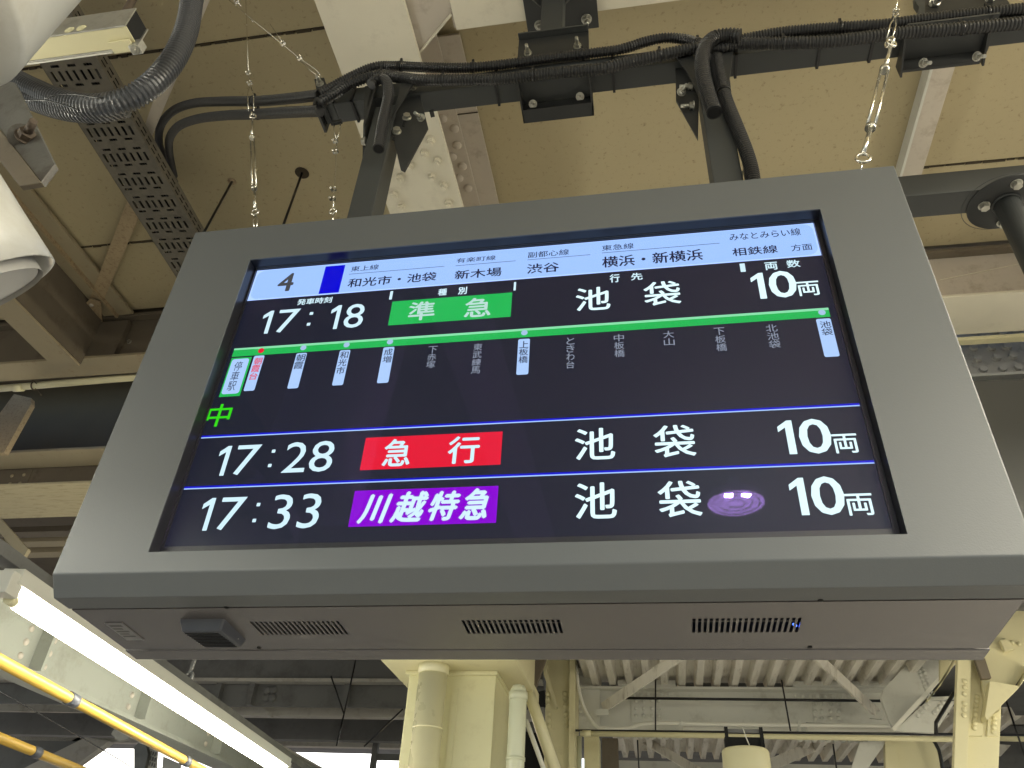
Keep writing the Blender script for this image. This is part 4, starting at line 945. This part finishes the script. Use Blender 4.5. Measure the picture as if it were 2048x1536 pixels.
wire([q1_((510, 430)), q1_((506, 442)), q1_((509, 456))], .0016, t1, 'shackle'); wire([q1_((510, 430)), q1_((516, 440)), q1_((513, 456))], .0016, t1, 'shackle')
t2, q2_ = stay('right steel stay with a turnbuckle crossing the cross bar', (1800, -40), ((1791, 24), (1790, 34)), (1786, 50), (1779, 84), (1770, 136), (1740, 258), (1726, 316), (1722, 336), .0018, -.01, .02, 1.45)
wire([q2_((1724, 322)), q2_((1722, 340))], .002, t2, 'hook')
# short stay from the clamp to the board
t3 = thing('short_wire_stay', 'short steel wire with four knotted clips hanging from the cross bar end', 'wire stay', 'steel wire stays above the board', W(667, 437, 1, .03))
q3 = lambda x, y: W(x, y, 1, .045)
wire([q3(670, 246), q3(667, 258), q3(673, 280)], .0014, t3); wire([q3(681, 246), q3(680, 260), q3(673, 280)], .0014, t3)
wire([q3(673, 280), q3(672, 306), q3(670, 360), q3(667, 395), q3(667, 415)], .0014, t3)
for x, y in ((671, 283), (671, 304), (667, 379), (665, 398)): clip(q3(x, y), (0, 0, 1), t3)
eye(q3(666, 422), None, .0085, .0024, t3); wire([q3(666, 426), q3(666, 442)], .0022, t3, 'hook')
MB().bar(q3(664, 247), q3(684, 243), .010, .008).build('wire_saddle', M['tie'], t3)
# long slanting stay upper left to clamp ear
t4 = thing('slanting_wire_stay', 'long slanting steel wire running from the top edge to the clamp ear', 'wire stay', 'steel wire stays above the board', W(640, 150, 1, .05))
q4 = lambda x, y: W(x, y, 1, .05 - (640 - x) * .0006)
wire([q4(640, 150), q4(632, 139), q4(600, 117), q4(566, 89), q4(500, 35), q4(440, -15)], .0016, t4)
wire([q4(636, 152), q4(622, 142), q4(600, 120)], .0012, t4); wire([q4(566, 86), q4(540, 48)], .0011, t4, 'wire_tail')
wire([q4(500, 37), q4(506, 44)], .0011, t4, 'wire_tail'); wire([q4(482, 12), q4(466, -6), q4(458, -20)], .0014, t4)
for x, y in ((599, 117), (566, 88), (473, 4)): clip(q4(x, y), (.8, 0, -.6), t4)
eye(q4(639, 156), None, .006, .0022, t4, (1, .3, 0))

# ================================================================== DEPARTURE BOARD
bd = thing('departure_board', 'grey metal departure board with a lit train timetable screen', 'departure board', None, (0, .1, -.44))
XW = .7766; FY = -.030; ZT, ZB = .452, -.400
OX0, OX1, OZ0, OZ1 = -.6080, .6140, -.3633, .3420
# front frame: plate with an opening, folded lower edge
def frame_mesh():
    b = MB(); bm = b.bm
    bv = .003
    o = [(-XW, ZB), (XW, ZB), (XW, ZT), (-XW, ZT)]; i = [(OX0, OZ0), (OX1, OZ0), (OX1, OZ1), (OX0, OZ1)]
    vo = [bm.verts.new((x, FY, z)) for x, z in o]; vi = [bm.verts.new((x, FY, z)) for x, z in i]
    vi2 = [bm.verts.new((x, FY + .003, z)) for x, z in i]
    for k in range(4):
        bm.faces.new([vo[k], vo[(k + 1) % 4], vi[(k + 1) % 4], vi[k]])
        bm.faces.new([vi[k], vi[(k + 1) % 4], vi2[(k + 1) % 4], vi2[k]])
    # folded profile: chamfer, belly lip
    prof = [(FY, ZB), (-.0055, -.434), (.0400, -.4362)]
    back = [(.270, ZT - .0)]
    rows = [[vo[0], vo[1]]]
    for y, z in prof[1:]: rows.append([bm.verts.new((-XW, y, z)), bm.verts.new((XW, y, z))])
    for a, c in zip(rows, rows[1:]): bm.faces.new([a[0], c[0], c[1], a[1]])
    # lip turned up
    e = [bm.verts.new((-XW, .0400, -.4300)), bm.verts.new((XW, .0400, -.4300))]
    bm.faces.new([rows[-1][0], e[0], e[1], rows[-1][1]])
    # top and sides
    tb_ = [bm.verts.new((-XW, .262, ZT)), bm.verts.new((XW, .262, ZT))]
    bm.faces.new([vo[3], vo[2], tb_[1], tb_[0]])
    for s, vb, vt in ((0, 0, 3), (1, 1, 2)):
        x = -XW if s == 0 else XW
        yb = bm.verts.new((x, .262, -.4300))
        bm.faces.new([vo[vb], rows[1][s], rows[2][s], e[s], yb, tb_[s], vo[vt]])
    bb = [v for v in bm.verts if abs(v.co.y - .262) < 1e-5]
    bb.sort(key=lambda v: (v.co.x, v.co.z)); bm.faces.new([bb[0], bb[1], bb[3], bb[2]])
    bmesh.ops.recalc_face_normals(bm, faces=bm.faces)
    es = [ed for ed in bm.edges if len(ed.link_faces) == 2 and ed.calc_face_angle(0) > .3 and not any(v in vi2 for v in ed.verts) and not all(v in vi for v in ed.verts)]
    bmesh.ops.bevel(bm, geom=es, offset=.0028, segments=3, profile=.6, affect='EDGES')
    return b
frm = frame_mesh().build('front_frame', M['case'], bd)
for p_ in frm.data.polygons: p_.use_smooth = False
# belly panel with real vent slots
def bz(y): return -.4364 + (y - .0402) * (-.4490 + .4364) / (.2262 - .0402)
cells = MB()
groups = ((-.4612, -.2926, 19), (-.0795, .0902, 19), (.3003, .4716, 19))
xs = [(-.770, -.4612, False)]
xc_ = []
for gi, (x0, x1, n) in enumerate(groups):
    pt = (x1 - x0) / n; sw = pt * .56
    for k in range(n):
        xc_.append((x0 + pt * k + (pt - sw) / 2, x0 + pt * k + (pt + sw) / 2))
Y_A, Y_B, Y1_, Y2_ = .0425, .2235, .0985, .1550
def pan(x0, x1, y0, y1):
    cells.prism([(x0, y0, bz(y0)), (x1, y0, bz(y0)), (x1, y1, bz(y1)), (x0, y1, bz(y1))], (0, 0, .0025))
pan(-.772, .772, Y_A, Y1_); pan(-.772, .772, Y2_, Y_B)
x = -.772
for a, c in xc_: pan(x, a, Y1_, Y2_); x = c
pan(x, .772, Y1_, Y2_)
cells.build('belly_panel', M['belly'], bd)
b = MB(); b.box(-.76, .76, .05, .215, -.400, -.398).build('vent_interior', M['blackm'], bd)
b = MB()
for (x0, x1, n) in groups: b.cyl((x0, .135, -.432), (x1, .135, -.432), .0012, seg=6)
b.build('inner_rail', M['galv'], bd)
led = W(1590, 1252, 2, -.432); MB().lathe(led, [(.001, -.002), (.003, 0), (.003, .004)], 10).build('status_led', emit('blue_led', (.05, .12, 1.0), 3), bd)
# rear lip
b = MB(); b.prism([(-XW, .2275, -.4500), (-XW, .2700, -.4537), (-XW, .2700, -.4300), (-XW, .2275, -.4300)], (2 * XW, 0, 0), .002); b.build('rear_lip', M['belly'], bd)
SL = MB(); SL.lathe((0, 0, 0), [(.0001, -.0012), (.0042, -.001), (.0042, .001)], 12); SLm = SL.mesh(M['blackm'], 'screw')
for q in ((450, 1225), (519, 1292), (1643, 1212), (1619, 1290)):
    p = W(*q, 2, -.445); link('screw', SLm, bd, (p.x, p.y, bz(p.y) - .0003))
# nameplate
nq = [W(*q, 2, -.4445) for q in ((208, 1251), (238, 1250), (262, 1278), (230, 1277))]
n_ = [Vector((-.741, .097, bz(.097) - .0004)), Vector((-.705, .097, bz(.097) - .0004)), Vector((-.705, .174, bz(.174) - .0004)), Vector((-.741, .174, bz(.174) - .0004))]
npl = MB().prism(n_, (0, 0, -.0012)).build('nameplate', M['plate'], bd)
for k, (a, c) in enumerate(((.104, .112), (.118, .124), (.130, .136), (.142, .146), (.152, .158))):
    MB().prism([(-.737, a, bz(a) - .0018), (-.712 - (k % 2) * .006, a, bz(a) - .0018), (-.712 - (k % 2) * .006, c, bz(c) - .0018), (-.737, c, bz(c) - .0018)], (0, 0, -.0002)).build('nameplate_print', M['plateink'], npl)
# buzzer / speaker box under the belly
sp = MB()
x0, x1, y0, y1, z0 = -.588, -.500, .085, .185, bz(.08)
lo, hi = [(x0, y0), (x1, y0), (x1, y1), (x0, y1)], None
t_ = .007
vt_ = [sp.bm.verts.new((x, y, z0)) for x, y in lo]
vb_ = [sp.bm.verts.new((x + (t_ if x == x0 else -t_), y + (t_ if y == y0 else -t_), z0 - .021)) for x, y in lo]
fs = [sp.bm.faces.new(vb_)] + [sp.bm.faces.new([vt_[k], vt_[(k + 1) % 4], vb_[(k + 1) % 4], vb_[k]]) for k in range(4)]
bmesh.ops.recalc_face_normals(sp.bm, faces=sp.bm.faces)
bmesh.ops.bevel(sp.bm, geom=list(sp.bm.edges), offset=.006, segments=3, profile=.6, affect='EDGES')
spo = sp.build('speaker_box', M['speaker'], bd)
for k in range(10):
    yy = y0 + .012 + k * .0080
    MB().box(x0 + .012, x1 - .012, yy, yy + .0028, z0 - .0222, z0 - .0213).build('grille_shade_line', M['blackm'], spo)  # black strips put the shade between the ribs into colour
MB().lathe((x1 - .006, y1 - .03, z0 - .012), [(.0001, -.003), (.003, 0), (.0001, .003)], 10).build('screw', M['bolt'], spo)

# ---- recess, inner bezel, screen
b = MB()
for (xa, xb_, za, zb) in ((OX0 - .004, OX0 - .0005, OZ0, OZ1), (OX1 + .0005, OX1 + .004, OZ0, OZ1), (OX0 - .004, OX1 + .004, OZ0 - .004, OZ0 - .0005), (OX0 - .004, OX1 + .004, OZ1 + .0005, OZ1 + .004)):
    b.box(xa, xb_, FY + .0035, .004, za, zb)
b.build('recess_wall', M['black'], bd)
SW, SH = .605, .3403
b = MB()
for (xa, xb_, za, zb) in ((OX0, -SW, OZ0, OZ1), (SW, OX1, OZ0, OZ1), (-SW, SW, OZ0, -SH), (-SW, SW, SH, OZ1)):
    b.box(xa, xb_, -.0015, .008, za, zb, .0006)
b.build('screen_bezel', M['black'], bd)
for (xa, xb_, za, zb) in ((-SW - .0035, SW + .0035, SH + .0012, SH + .0020),):
    MB().box(xa, xb_, -.0042, -.0016, za, zb).build('bezel_ridge', M['steel'], bd)
scr = MB().box(-SW, SW, .004, .010, -SH, SH).build('screen', None or mat('screen_black', (.004, .004, .006), .4, 0, .02, 2, spec=.12, emis=(.006, .008, .018), estr=.38), bd)

E = {
 'head': emit('screen_header_blue', (.32, .51, .93), 0.372), 'headedge': emit('screen_header_edge', (.36, .52, .95), 0.450), 'ink': emit('screen_navy_ink', (.012, .014, .045), 0.300), 'ink4': emit('screen_grey_ink', (.07, .075, .085), 0.300),
 'blue': emit('screen_pure_blue', (.003, .003, .60), 0.372), 'white': emit('screen_white', (.66, .90, 1.0), 0.330), 'whiteR': emit('screen_bright_white', (.72, .96, 1.0), 0.372),
 'green': emit('screen_green', (.02, .52, .10), 0.300), 'greenhi': emit('screen_pale_green', (.28, .80, .45), 0.300), 'red': emit('screen_red', (.85, .012, .04), 0.300), 'purple': emit('screen_purple', (.27, .0, .72), 0.300),
 'tagw': emit('screen_tag_white', (.42, .62, .98), 0.330), 'grey': emit('screen_grey_text', (.26, .30, .38), 0.300), 'pink': emit('screen_red_text', (.85, .05, .10), 0.300), 'lime': emit('screen_lime', (.04, .75, .01), 0.300), 'dotg': emit('screen_dot', (.42, .60, .85), 0.300),
 'navy': emit('screen_separator_navy', (.0, .0, .55), 0.300), 'mint': emit('screen_mint', (.55, .8, .75), 0.300),
}
def S2(px, py): p = W(px, py, 1, .003); return p.x, p.z
def rect(name, bl, tr_, m, layer=0, rounded=0.0):
    (x0, z0), (x1, z1) = S2(*bl), S2(*tr_)
    y = .0034 - layer * .0004
    bm = bmesh.new()
    if rounded:
        r = rounded; pts = []
        for cx, cz_, a0_ in ((x0 + r, z0 + r, 180), (x1 - r, z0 + r, 270), (x1 - r, z1 - r, 0), (x0 + r, z1 - r, 90)):
            for k in range(6): a = math.radians(a0_ + k * 18); pts.append((cx + r * math.cos(a), y, cz_ + r * math.sin(a)))
    else: pts = [(x0, y, z0), (x1, y, z0), (x1, y, z1), (x0, y, z1)]
    bm.faces.new([bm.verts.new(p) for p in pts])
    me = bpy.data.meshes.new(name); bm.to_mesh(me); bm.free(); me.materials.append(E[m])
    return link(name, me, bd)
def one_poly(x0, x1, z0, z1, y, m, thin):
    t = .40 if thin else .50
    pts = [(1 - t, 0), (1, 0), (1, 1), (.66, 1), (0, .82), (0, .66), (1 - t, .79)]
    bm = bmesh.new(); bm.faces.new([bm.verts.new((x0 + a * (x1 - x0), y, z0 + b * (z1 - z0))) for a, b in pts])
    me = bpy.data.meshes.new('lettering'); bm.to_mesh(me); bm.free(); me.materials.append(E[m]); return link('lettering', me, bd)
ONE = {'17': (.26, .42), '18': (.28, .44), '10': (.30, .41)}
def text(body, bl, tr_, m, layer=2, bold=0.0, shear=0.0, vert=False, space=1.0, name='lettering'):
    (x0, z0), (x1, z1) = S2(*bl), S2(*tr_)
    return fit_text(body, x0, x1, z0, z1, m, layer, bold, shear, vert, name)
def fit_text(body, x0, x1, z0, z1, m, layer, bold, shear, vert, name):
    if vert:
        n = len(body); h = (z1 - z0) / n
        for k, ch in enumerate(body):
            zc = z1 - h * (k + .5); fit_text(ch, x0, x1, zc - h * .46, zc + h * .46, m, layer, bold, 0, False, name)
        return
    if body in ONE:
        a, b_ = ONE[body]; wd = x1 - x0
        one_poly(x0, x0 + wd * a, z0, z1, .0034 - layer * .0004, m, body != '10')
        return fit_text(body[1:], x0 + wd * b_, x1, z0, z1, m, layer, bold, shear, False, name)
    cu = bpy.data.curves.new('txt', 'FONT'); cu.body = body
    cu.size = 1; cu.shear = shear; cu.resolution_u = 3; 
    ob = bpy.data.objects.new('tmp', cu); S.collection.objects.link(ob)
    dg = bpy.context.evaluated_depsgraph_get(); me = bpy.data.meshes.new_from_object(ob.evaluated_get(dg))
    bpy.data.objects.remove(ob); 
    xsv = [v.co.x for v in me.vertices]; ysv = [v.co.y for v in me.vertices]
    ax, bx, ay, by = min(xsv), max(xsv), min(ysv), max(ysv)
    y = .0034 - layer * .0004
    for v in me.vertices:
        v.co = Vector((x0 + (v.co.x - ax) / (bx - ax) * (x1 - x0), y, z0 + (v.co.y - ay) / (by - ay) * (z1 - z0)))
    if bold:
        d = bold * (z1 - z0) / max(.3, by - ay); bm = bmesh.new()
        for i, (dx, dz) in enumerate(((0, 0), (1, 0), (-1, 0), (0, .8), (0, -.8))):
            c = bmesh.new(); c.from_mesh(me)
            for v in c.verts: v.co += Vector((dx * d, -.00003 * i, dz * d))
            tmp = bpy.data.meshes.new('t'); c.to_mesh(tmp); c.free(); bm.from_mesh(tmp); bpy.data.meshes.remove(tmp)
        bm.to_mesh(me); bm.free()
    me.materials.clear(); me.materials.append(E[m]); me.name = name
    return link(name, me, bd)
# header
hz = S2(327 / 2.9257 + 380, 532 / 2.9257 + 420)[1]
def rectw(name, x0, x1, z0, z1, m, layer=0, rounded=0):
    y = .0034 - layer * .0004; bm = bmesh.new()
    if rounded:
        r = rounded; pts = []
        for cx, cz_, a0_ in ((x0 + r, z0 + r, 180), (x1 - r, z0 + r, 270), (x1 - r, z1 - r, 0), (x0 + r, z1 - r, 90)):
            for k in range(7): a = math.radians(a0_ + k * 15); pts.append((cx + r * math.cos(a), y, cz_ + r * math.sin(a)))
    else: pts = [(x0, y, z0), (x1, y, z0), (x1, y, z1), (x0, y, z1)]
    bm.faces.new([bm.verts.new(p) for p in pts]); me = bpy.data.meshes.new(name); bm.to_mesh(me); bm.free(); me.materials.append(E[m])
    return link(name, me, bd)
rectw('header_band', -SW + .0005, SW - .0005, hz, SH - .001, 'headedge', 0)
rectw('header_field', -SW + .004, SW - .004, hz + .003, SH - .003, 'head', 1, .020)
text('4', (552.6, 583.4), (592, 546.5), 'ink4', 2, .02)
rect('platform_colour_block', (637, 588.3), (691, 530), 'blue', 2)
hd = [('東上線', (701, 543.7), (758.7, 528.7), 0), ('和光市・池袋', (694.4, 575.5), (873.8, 543.7), .012), ('有楽町線', (912.5, 526.6), (991.8, 510.6), 0), ('新木場', (908.7, 559.4), (1003.7, 534.5), .012),
 ('副都心線', (1055.7, 516.5), (1138, 498), 0), ('渋谷', (1053.8, 548), (1118, 524), .012), ('東急線', (1204, 502.4), (1267, 486), 0), ('横浜・新横浜', (1204.8, 535.8), (1403.3, 498), .012),
 ('みなとみらい線', (1460, 482.3), (1599, 456), 0), ('相鉄線', (1466, 512.8), (1552.9, 489.8), .01), ('方面', (1583.7, 503), (1622.6, 486.8), 0)]
for s_, a, c, bo in hd: text(s_, a, c, 'ink', 2, bo + .006)
for a, c in (((698.5, 548.5), (889, 533)), ((910.8, 532.5), (1031.7, 521.2)), ((1055, 521), (1180.7, 508.6)), ((1204, 507.5), (1439, 485.2))):
    (x0, z0), (x1, z1) = S2(*a), S2(*c); zm = (z0 + z1) / 2; rectw('header_rule', x0, x1, zm - .0006, zm + .0006, 'ink', 2)
for a, c in (((778, 599.4), (786.7, 582.3)), ((1027, 581.3), (1032.5, 564.2)), ((1481.6, 544.3), (1489, 526.9))): rect('column_tick', a, c, 'white', 2)
for s_, a, c in (('発車時刻', (593.6, 610.7), (665.4, 593.6)), ('種', (875.6, 591.6), (894.4, 577.2)), ('別', (915.9, 589.2), (934.3, 573.8)), ('行', (1220, 565.5), (1238.6, 548)), ('先', (1262.7, 561), (1284.2, 545.4)), ('両', (1531.4, 540.6), (1552.9, 523.9)), ('数', (1575, 535.8), (1598, 519.4))):
    text(s_, a, c, 'white', 2, .025)
Z5 = lambda x, y: (380 + x / 2.9257, 420 + y / 2.9257)
Z7 = lambda x, y: (280 + x / 2.56, 780 + y / 2.56)
for s_, a, c in (('17', Z5(398, 727), Z5(652, 577)), (':', Z5(678, 678), Z5(727, 597)), ('18', Z5(802, 700), Z5(1033, 546)),
                 ('17', Z7(372, 441), Z7(628, 279)), (':', Z7(650, 396), Z7(699, 305)), ('28', Z7(720, 427), Z7(1008, 258)),
                 ('17', Z7(283, 722), Z7(553, 547)), (':', Z7(570, 678), Z7(622, 578)), ('33', Z7(648, 714), Z7(942, 528))):
    if s_ == ':':
        (x0, z0), (x1, z1) = S2(*a), S2(*c); q_ = (x1 - x0) * .72; rectw('lettering', (x0 + x1) / 2 - q_ / 2, (x0 + x1) / 2 + q_ / 2, z0, z0 + q_, 'white', 2); rectw('lettering', (x0 + x1) / 2 - q_ / 2, (x0 + x1) / 2 + q_ / 2, z1 - q_, z1, 'white', 2)
    else: text(s_, a, c, 'white', 2, 0)
rect('train_type_box', (775.8, 651), (1024.6, 584.7), 'green', 1); rect('train_type_box', (719.5, 940.5), (1005.4, 862.8), 'red', 1); rect('train_type_box', (696, 1054), (997.2, 971.4), 'purple', 1)
text('準', (814.7, 642), (872, 601.8), 'mint', 2, .02); text('急', (927.9, 635.3), (983.2, 594.3), 'mint', 2, .02)
text('急', (763.6, 933), (825, 877.7), 'white', 2, .02); text('行', (894, 927.7), (960.5, 871.8), 'white', 2, .02)
Z7s = [('川', (1112, 684), (1292, 535)), ('越', (1280, 678), (1478, 520)), ('特', (1475, 668), (1640, 518)), ('急', (1635, 664), (1785, 505))]
for s_, a, c in Z7s: text(s_, Z7(*a), Z7(*c), 'white', 2, .032, .28)
for a, c, w_ in (((1152, 622.6), (1219, 572.9), '池'), ((1289.4, 612.2), (1358, 561), '袋'), ((1150.4, 920.3), (1228, 855.6), '池'), ((1310, 915.2), (1386.4, 849.3), '袋'), ((1150.4, 1037.9), (1231, 964.8), '池'), ((1319.2, 1034.5), (1398, 961.4), '袋')):
    text(w_, a, c, 'whiteR', 2, .014)
for a, c in (((1508, 598.9), (1585.5, 541)), ((1564, 909.4), (1653, 837.5)), ((1588, 1031.2), (1678.3, 953))): text('10', a, c, 'whiteR', 2, .014)
for a, c in (((1598, 592.5), (1635.3, 561.7)), ((1671, 906.8), (1711, 867.4)), ((1697.2, 1031.2), (1741.3, 987))): text('両', a, c, 'whiteR', 2, .012)
# line map
(gx0, gz0), (gx1, gz1) = S2(*Z5(368, 850)), S2(1656.5, 615.5)
zm0 = S2(*Z5(369, 852))[1]; zt1 = S2(1655, 615.5)[1]; zb1 = S2(1000 + 1775 / 2.695, 420 + 575 / 2.695)[1]
gz0 = (zm0 + zb1) / 2; gzt = zt1
rectw('line_bar', gx0, gx1, gz0, gzt, 'green', 1); rectw('line_bar_shine', gx0, gx1, gzt - (gzt - gz0) * .26, gzt, 'greenhi', 2)
hx0, hx1 = S2(*Z5(245, 857))[0], S2(*Z5(366, 857))[0]
rectw('line_bar', hx0, hx1, gz0, gzt, 'green', 1); rectw('line_bar_shine', hx0, hx1, gzt - (gzt - gz0) * .22, gzt, 'greenhi', 2)
def dot(px, py, m):
    x, z = S2(px, py); bm = bmesh.new(); bm.faces.new([bm.verts.new((x + .0066 * math.cos(a * math.pi / 10), .0034 - 3 * .0004, (gz0 + gzt) / 2 + .0066 * math.sin(a * math.pi / 10))) for a in range(20)])
    me = bpy.data.meshes.new('station_dot'); bm.to_mesh(me); bm.free(); me.materials.append(E[m]); return link('station_dot', me, bd)
for px_, py_, m in ((522.5, 701.6, 'red'), (607, 696, 'dotg'), (693.4, 690.3, 'dotg'), (780.2, 684.2, 'dotg'), (1048.8, 667, 'dotg'), (1644, 626, 'dotg')): dot(px_, py_, m)
rect('stop_legend_frame', (437.4, 794.2), (504, 713.6), 'green', 1); rect('stop_legend_field', (442, 789), (499.6, 716.6), 'tagw', 2, .006)
text('停車駅', (452.5, 783), (487.7, 722.5), 'ink', 3, 0, 0, True)
for a, c in (((486.6, 782.3), (529.7, 710.5)), ((574, 777.5), (614.5, 705.4)), ((663.7, 771.3), (701.3, 699.6)), ((753.5, 766.6), (789.4, 693.4)), ((1032.4, 750), (1060, 677)), ((1649.4, 714.3), (1660.9, 636.3))):
    rect('stop_tag', a, c, 'tagw', 1, .0035)
for s_, a, c, m in (('朝霞台', (497, 761), (526.5, 714.6), 'pink'), ('朝霞', (587, 739.5), (612.4, 707.8), 'ink'), ('和光市', (671.2, 749.8), (698.5, 702), 'ink'), ('成増', (764.5, 726.9), (786.7, 696.8), 'ink'),
                    ('下赤塚', (851.6, 737.8), (875.6, 691.7), 'grey'), ('東武練馬', (941.5, 748.8), (965.5, 686.6), 'grey'), ('上板橋', (1036.9, 727.6), (1057.4, 681.5), 'ink'), ('ときわ台', (1132.5, 738.4), (1149.2, 674.2), 'grey'),
                    ('中板橋', (1229, 715.7), (1247.5, 667.9), 'grey'), ('大山', (1328.4, 692.7), (1347, 661), 'grey'), ('下板橋', (1433.4, 703.9), (1447.9, 654.5), 'grey'), ('北池袋', (1538.8, 697.6), (1552.9, 648.2), 'grey'), ('池袋', (1645, 672.3), (1659.7, 641.5), 'ink')):
    text(s_, a, c, m, 3, .010 if m != 'pink' else .015, 0, True)
text('中', (407.3, 854.2), (468.3, 807.3), 'lime', 2, .012)
for (l_, r2_) in (((398.4, 875), (1720.3, 811.5)), ((363.2, 977.3), (1749.7, 926))):
    (x0, z0), (x1, z1) = S2(*l_), S2(*r2_); zm = (z0 + z1) / 2
    rectw('separator_blue', -SW + .001, SW - .001, zm + .0009, zm + .0046, 'blue', 1); rectw('separator_white', -SW + .001, SW - .001, zm - .0016, zm + .0008, 'tagw', 1)
# cover glass with a faint purple anti-glare coating
gm = bpy.data.materials.new('coated_cover_glass'); gm.use_nodes = True; n = gm.node_tree.nodes; n.clear(); l = gm.node_tree.links
tr_n = n.new('ShaderNodeBsdfTransparent'); gl_ = n.new('ShaderNodeBsdfGlossy'); gl_.inputs['Roughness'].default_value = .02; gl_.inputs['Color'].default_value = (.50, .30, 1.0, 1)
gl2 = n.new('ShaderNodeBsdfGlossy'); gl2.inputs['Roughness'].default_value = .32; gl2.inputs['Color'].default_value = (.7, .8, 1, 1)
m1 = n.new('ShaderNodeMixShader'); m1.inputs[0].default_value = .032; m2 = n.new('ShaderNodeMixShader'); m2.inputs[0].default_value = .014; oo = n.new('ShaderNodeOutputMaterial')
l.new(tr_n.outputs[0], m1.inputs[1]); l.new(gl_.outputs[0], m1.inputs[2]); l.new(m1.outputs[0], m2.inputs[1]); l.new(gl2.outputs[0], m2.inputs[2]); l.new(m2.outputs[0], oo.inputs[0])
bm = bmesh.new(); bm.faces.new([bm.verts.new(p) for p in ((OX0, -.0065, OZ0), (OX1, -.0065, OZ0), (OX1, -.0065, OZ1), (OX0, -.0065, OZ1))])
me = bpy.data.meshes.new('cover_glass'); bm.to_mesh(me); bm.free(); me.materials.append(gm); link('cover_glass', me, bd)

# ================================================================== LAMPS out of view: round one mirrored in the cover glass, tube lamps added as fill
def pendant(x, y, label, power):
    t = thing('ceiling_lamp', label, 'lamp', 'round ceiling lamps over the platform', (x, y, 1.8))
    MB().lathe((x, y, 1.8), [(.205, .0), (.205, .05), (.12, .10), (.05, .13), (.04, .2)], 32).build('lamp_body', M['lamprim'], t)
    MB().lathe((x, y, 1.802), [(.0005, 0), (.198, 0)], 40).build('diffuser', M['dif'], t)
    for R in (.06, .115, .165, .2): MB().torus((x, y, 1.799), R, .004, (0, 0, 1), 36, 6).build('guard_ring', M['lamprim'], t)
    for k in range(6):
        a = k * math.pi / 3; MB().cyl((x + .06 * math.cos(a), y + .06 * math.sin(a), 1.799), (x + .2 * math.cos(a), y + .2 * math.sin(a), 1.799), .002, seg=6).build('guard_spoke', M['lamprim'], t)
    for s_ in (-1, 1): MB().box(x + s_ * .06 - .028, x + s_ * .06 + .028, y + .10, y + .15, 1.796, 1.7985).build('led_window', M['ledhot'], t)
pendant(.86, -4.04, 'round ceiling lamp mirrored in the lower right of the screen', 0)
def strip(x, y0, y1, z, label, power):  # unseen tube lamps added as fill where the glass cannot mirror them
    t = lamp_fixture((x, y0, z), (x, y1, z), label, 'fill_tube' if x > 0 else 'tube')
    ld = bpy.data.lights.new('fill_light', 'AREA'); ld.shape = 'RECTANGLE'; ld.size = .04; ld.size_y = abs(y1 - y0); ld.energy = power; ld.color = (1, .93, .76)
    lo_ = bpy.data.objects.new('fill_light', ld); S.collection.objects.link(lo_); lo_.parent = t; lo_.location = Vector((0, (y1 - y0) / 2, -.024))
strip(2.7, -5.2, -2.8, 1.2, 'added unseen fill tube lamp behind the photographer on the right side', 66)
strip(2.7, -2.0, .4, 1.2, 'added unseen fill tube lamp right of the photographer beyond the frame', 66)
strip(-2.1, -6.4, -4.0, .1, 'added unseen fill tube lamp farthest behind the photographer on the left', 15)
strip(3.9, 2.6, 5.0, .2, 'added unseen fill tube lamp beyond the right edge beside the cream post', 60)  # added to brighten the far deck and girder
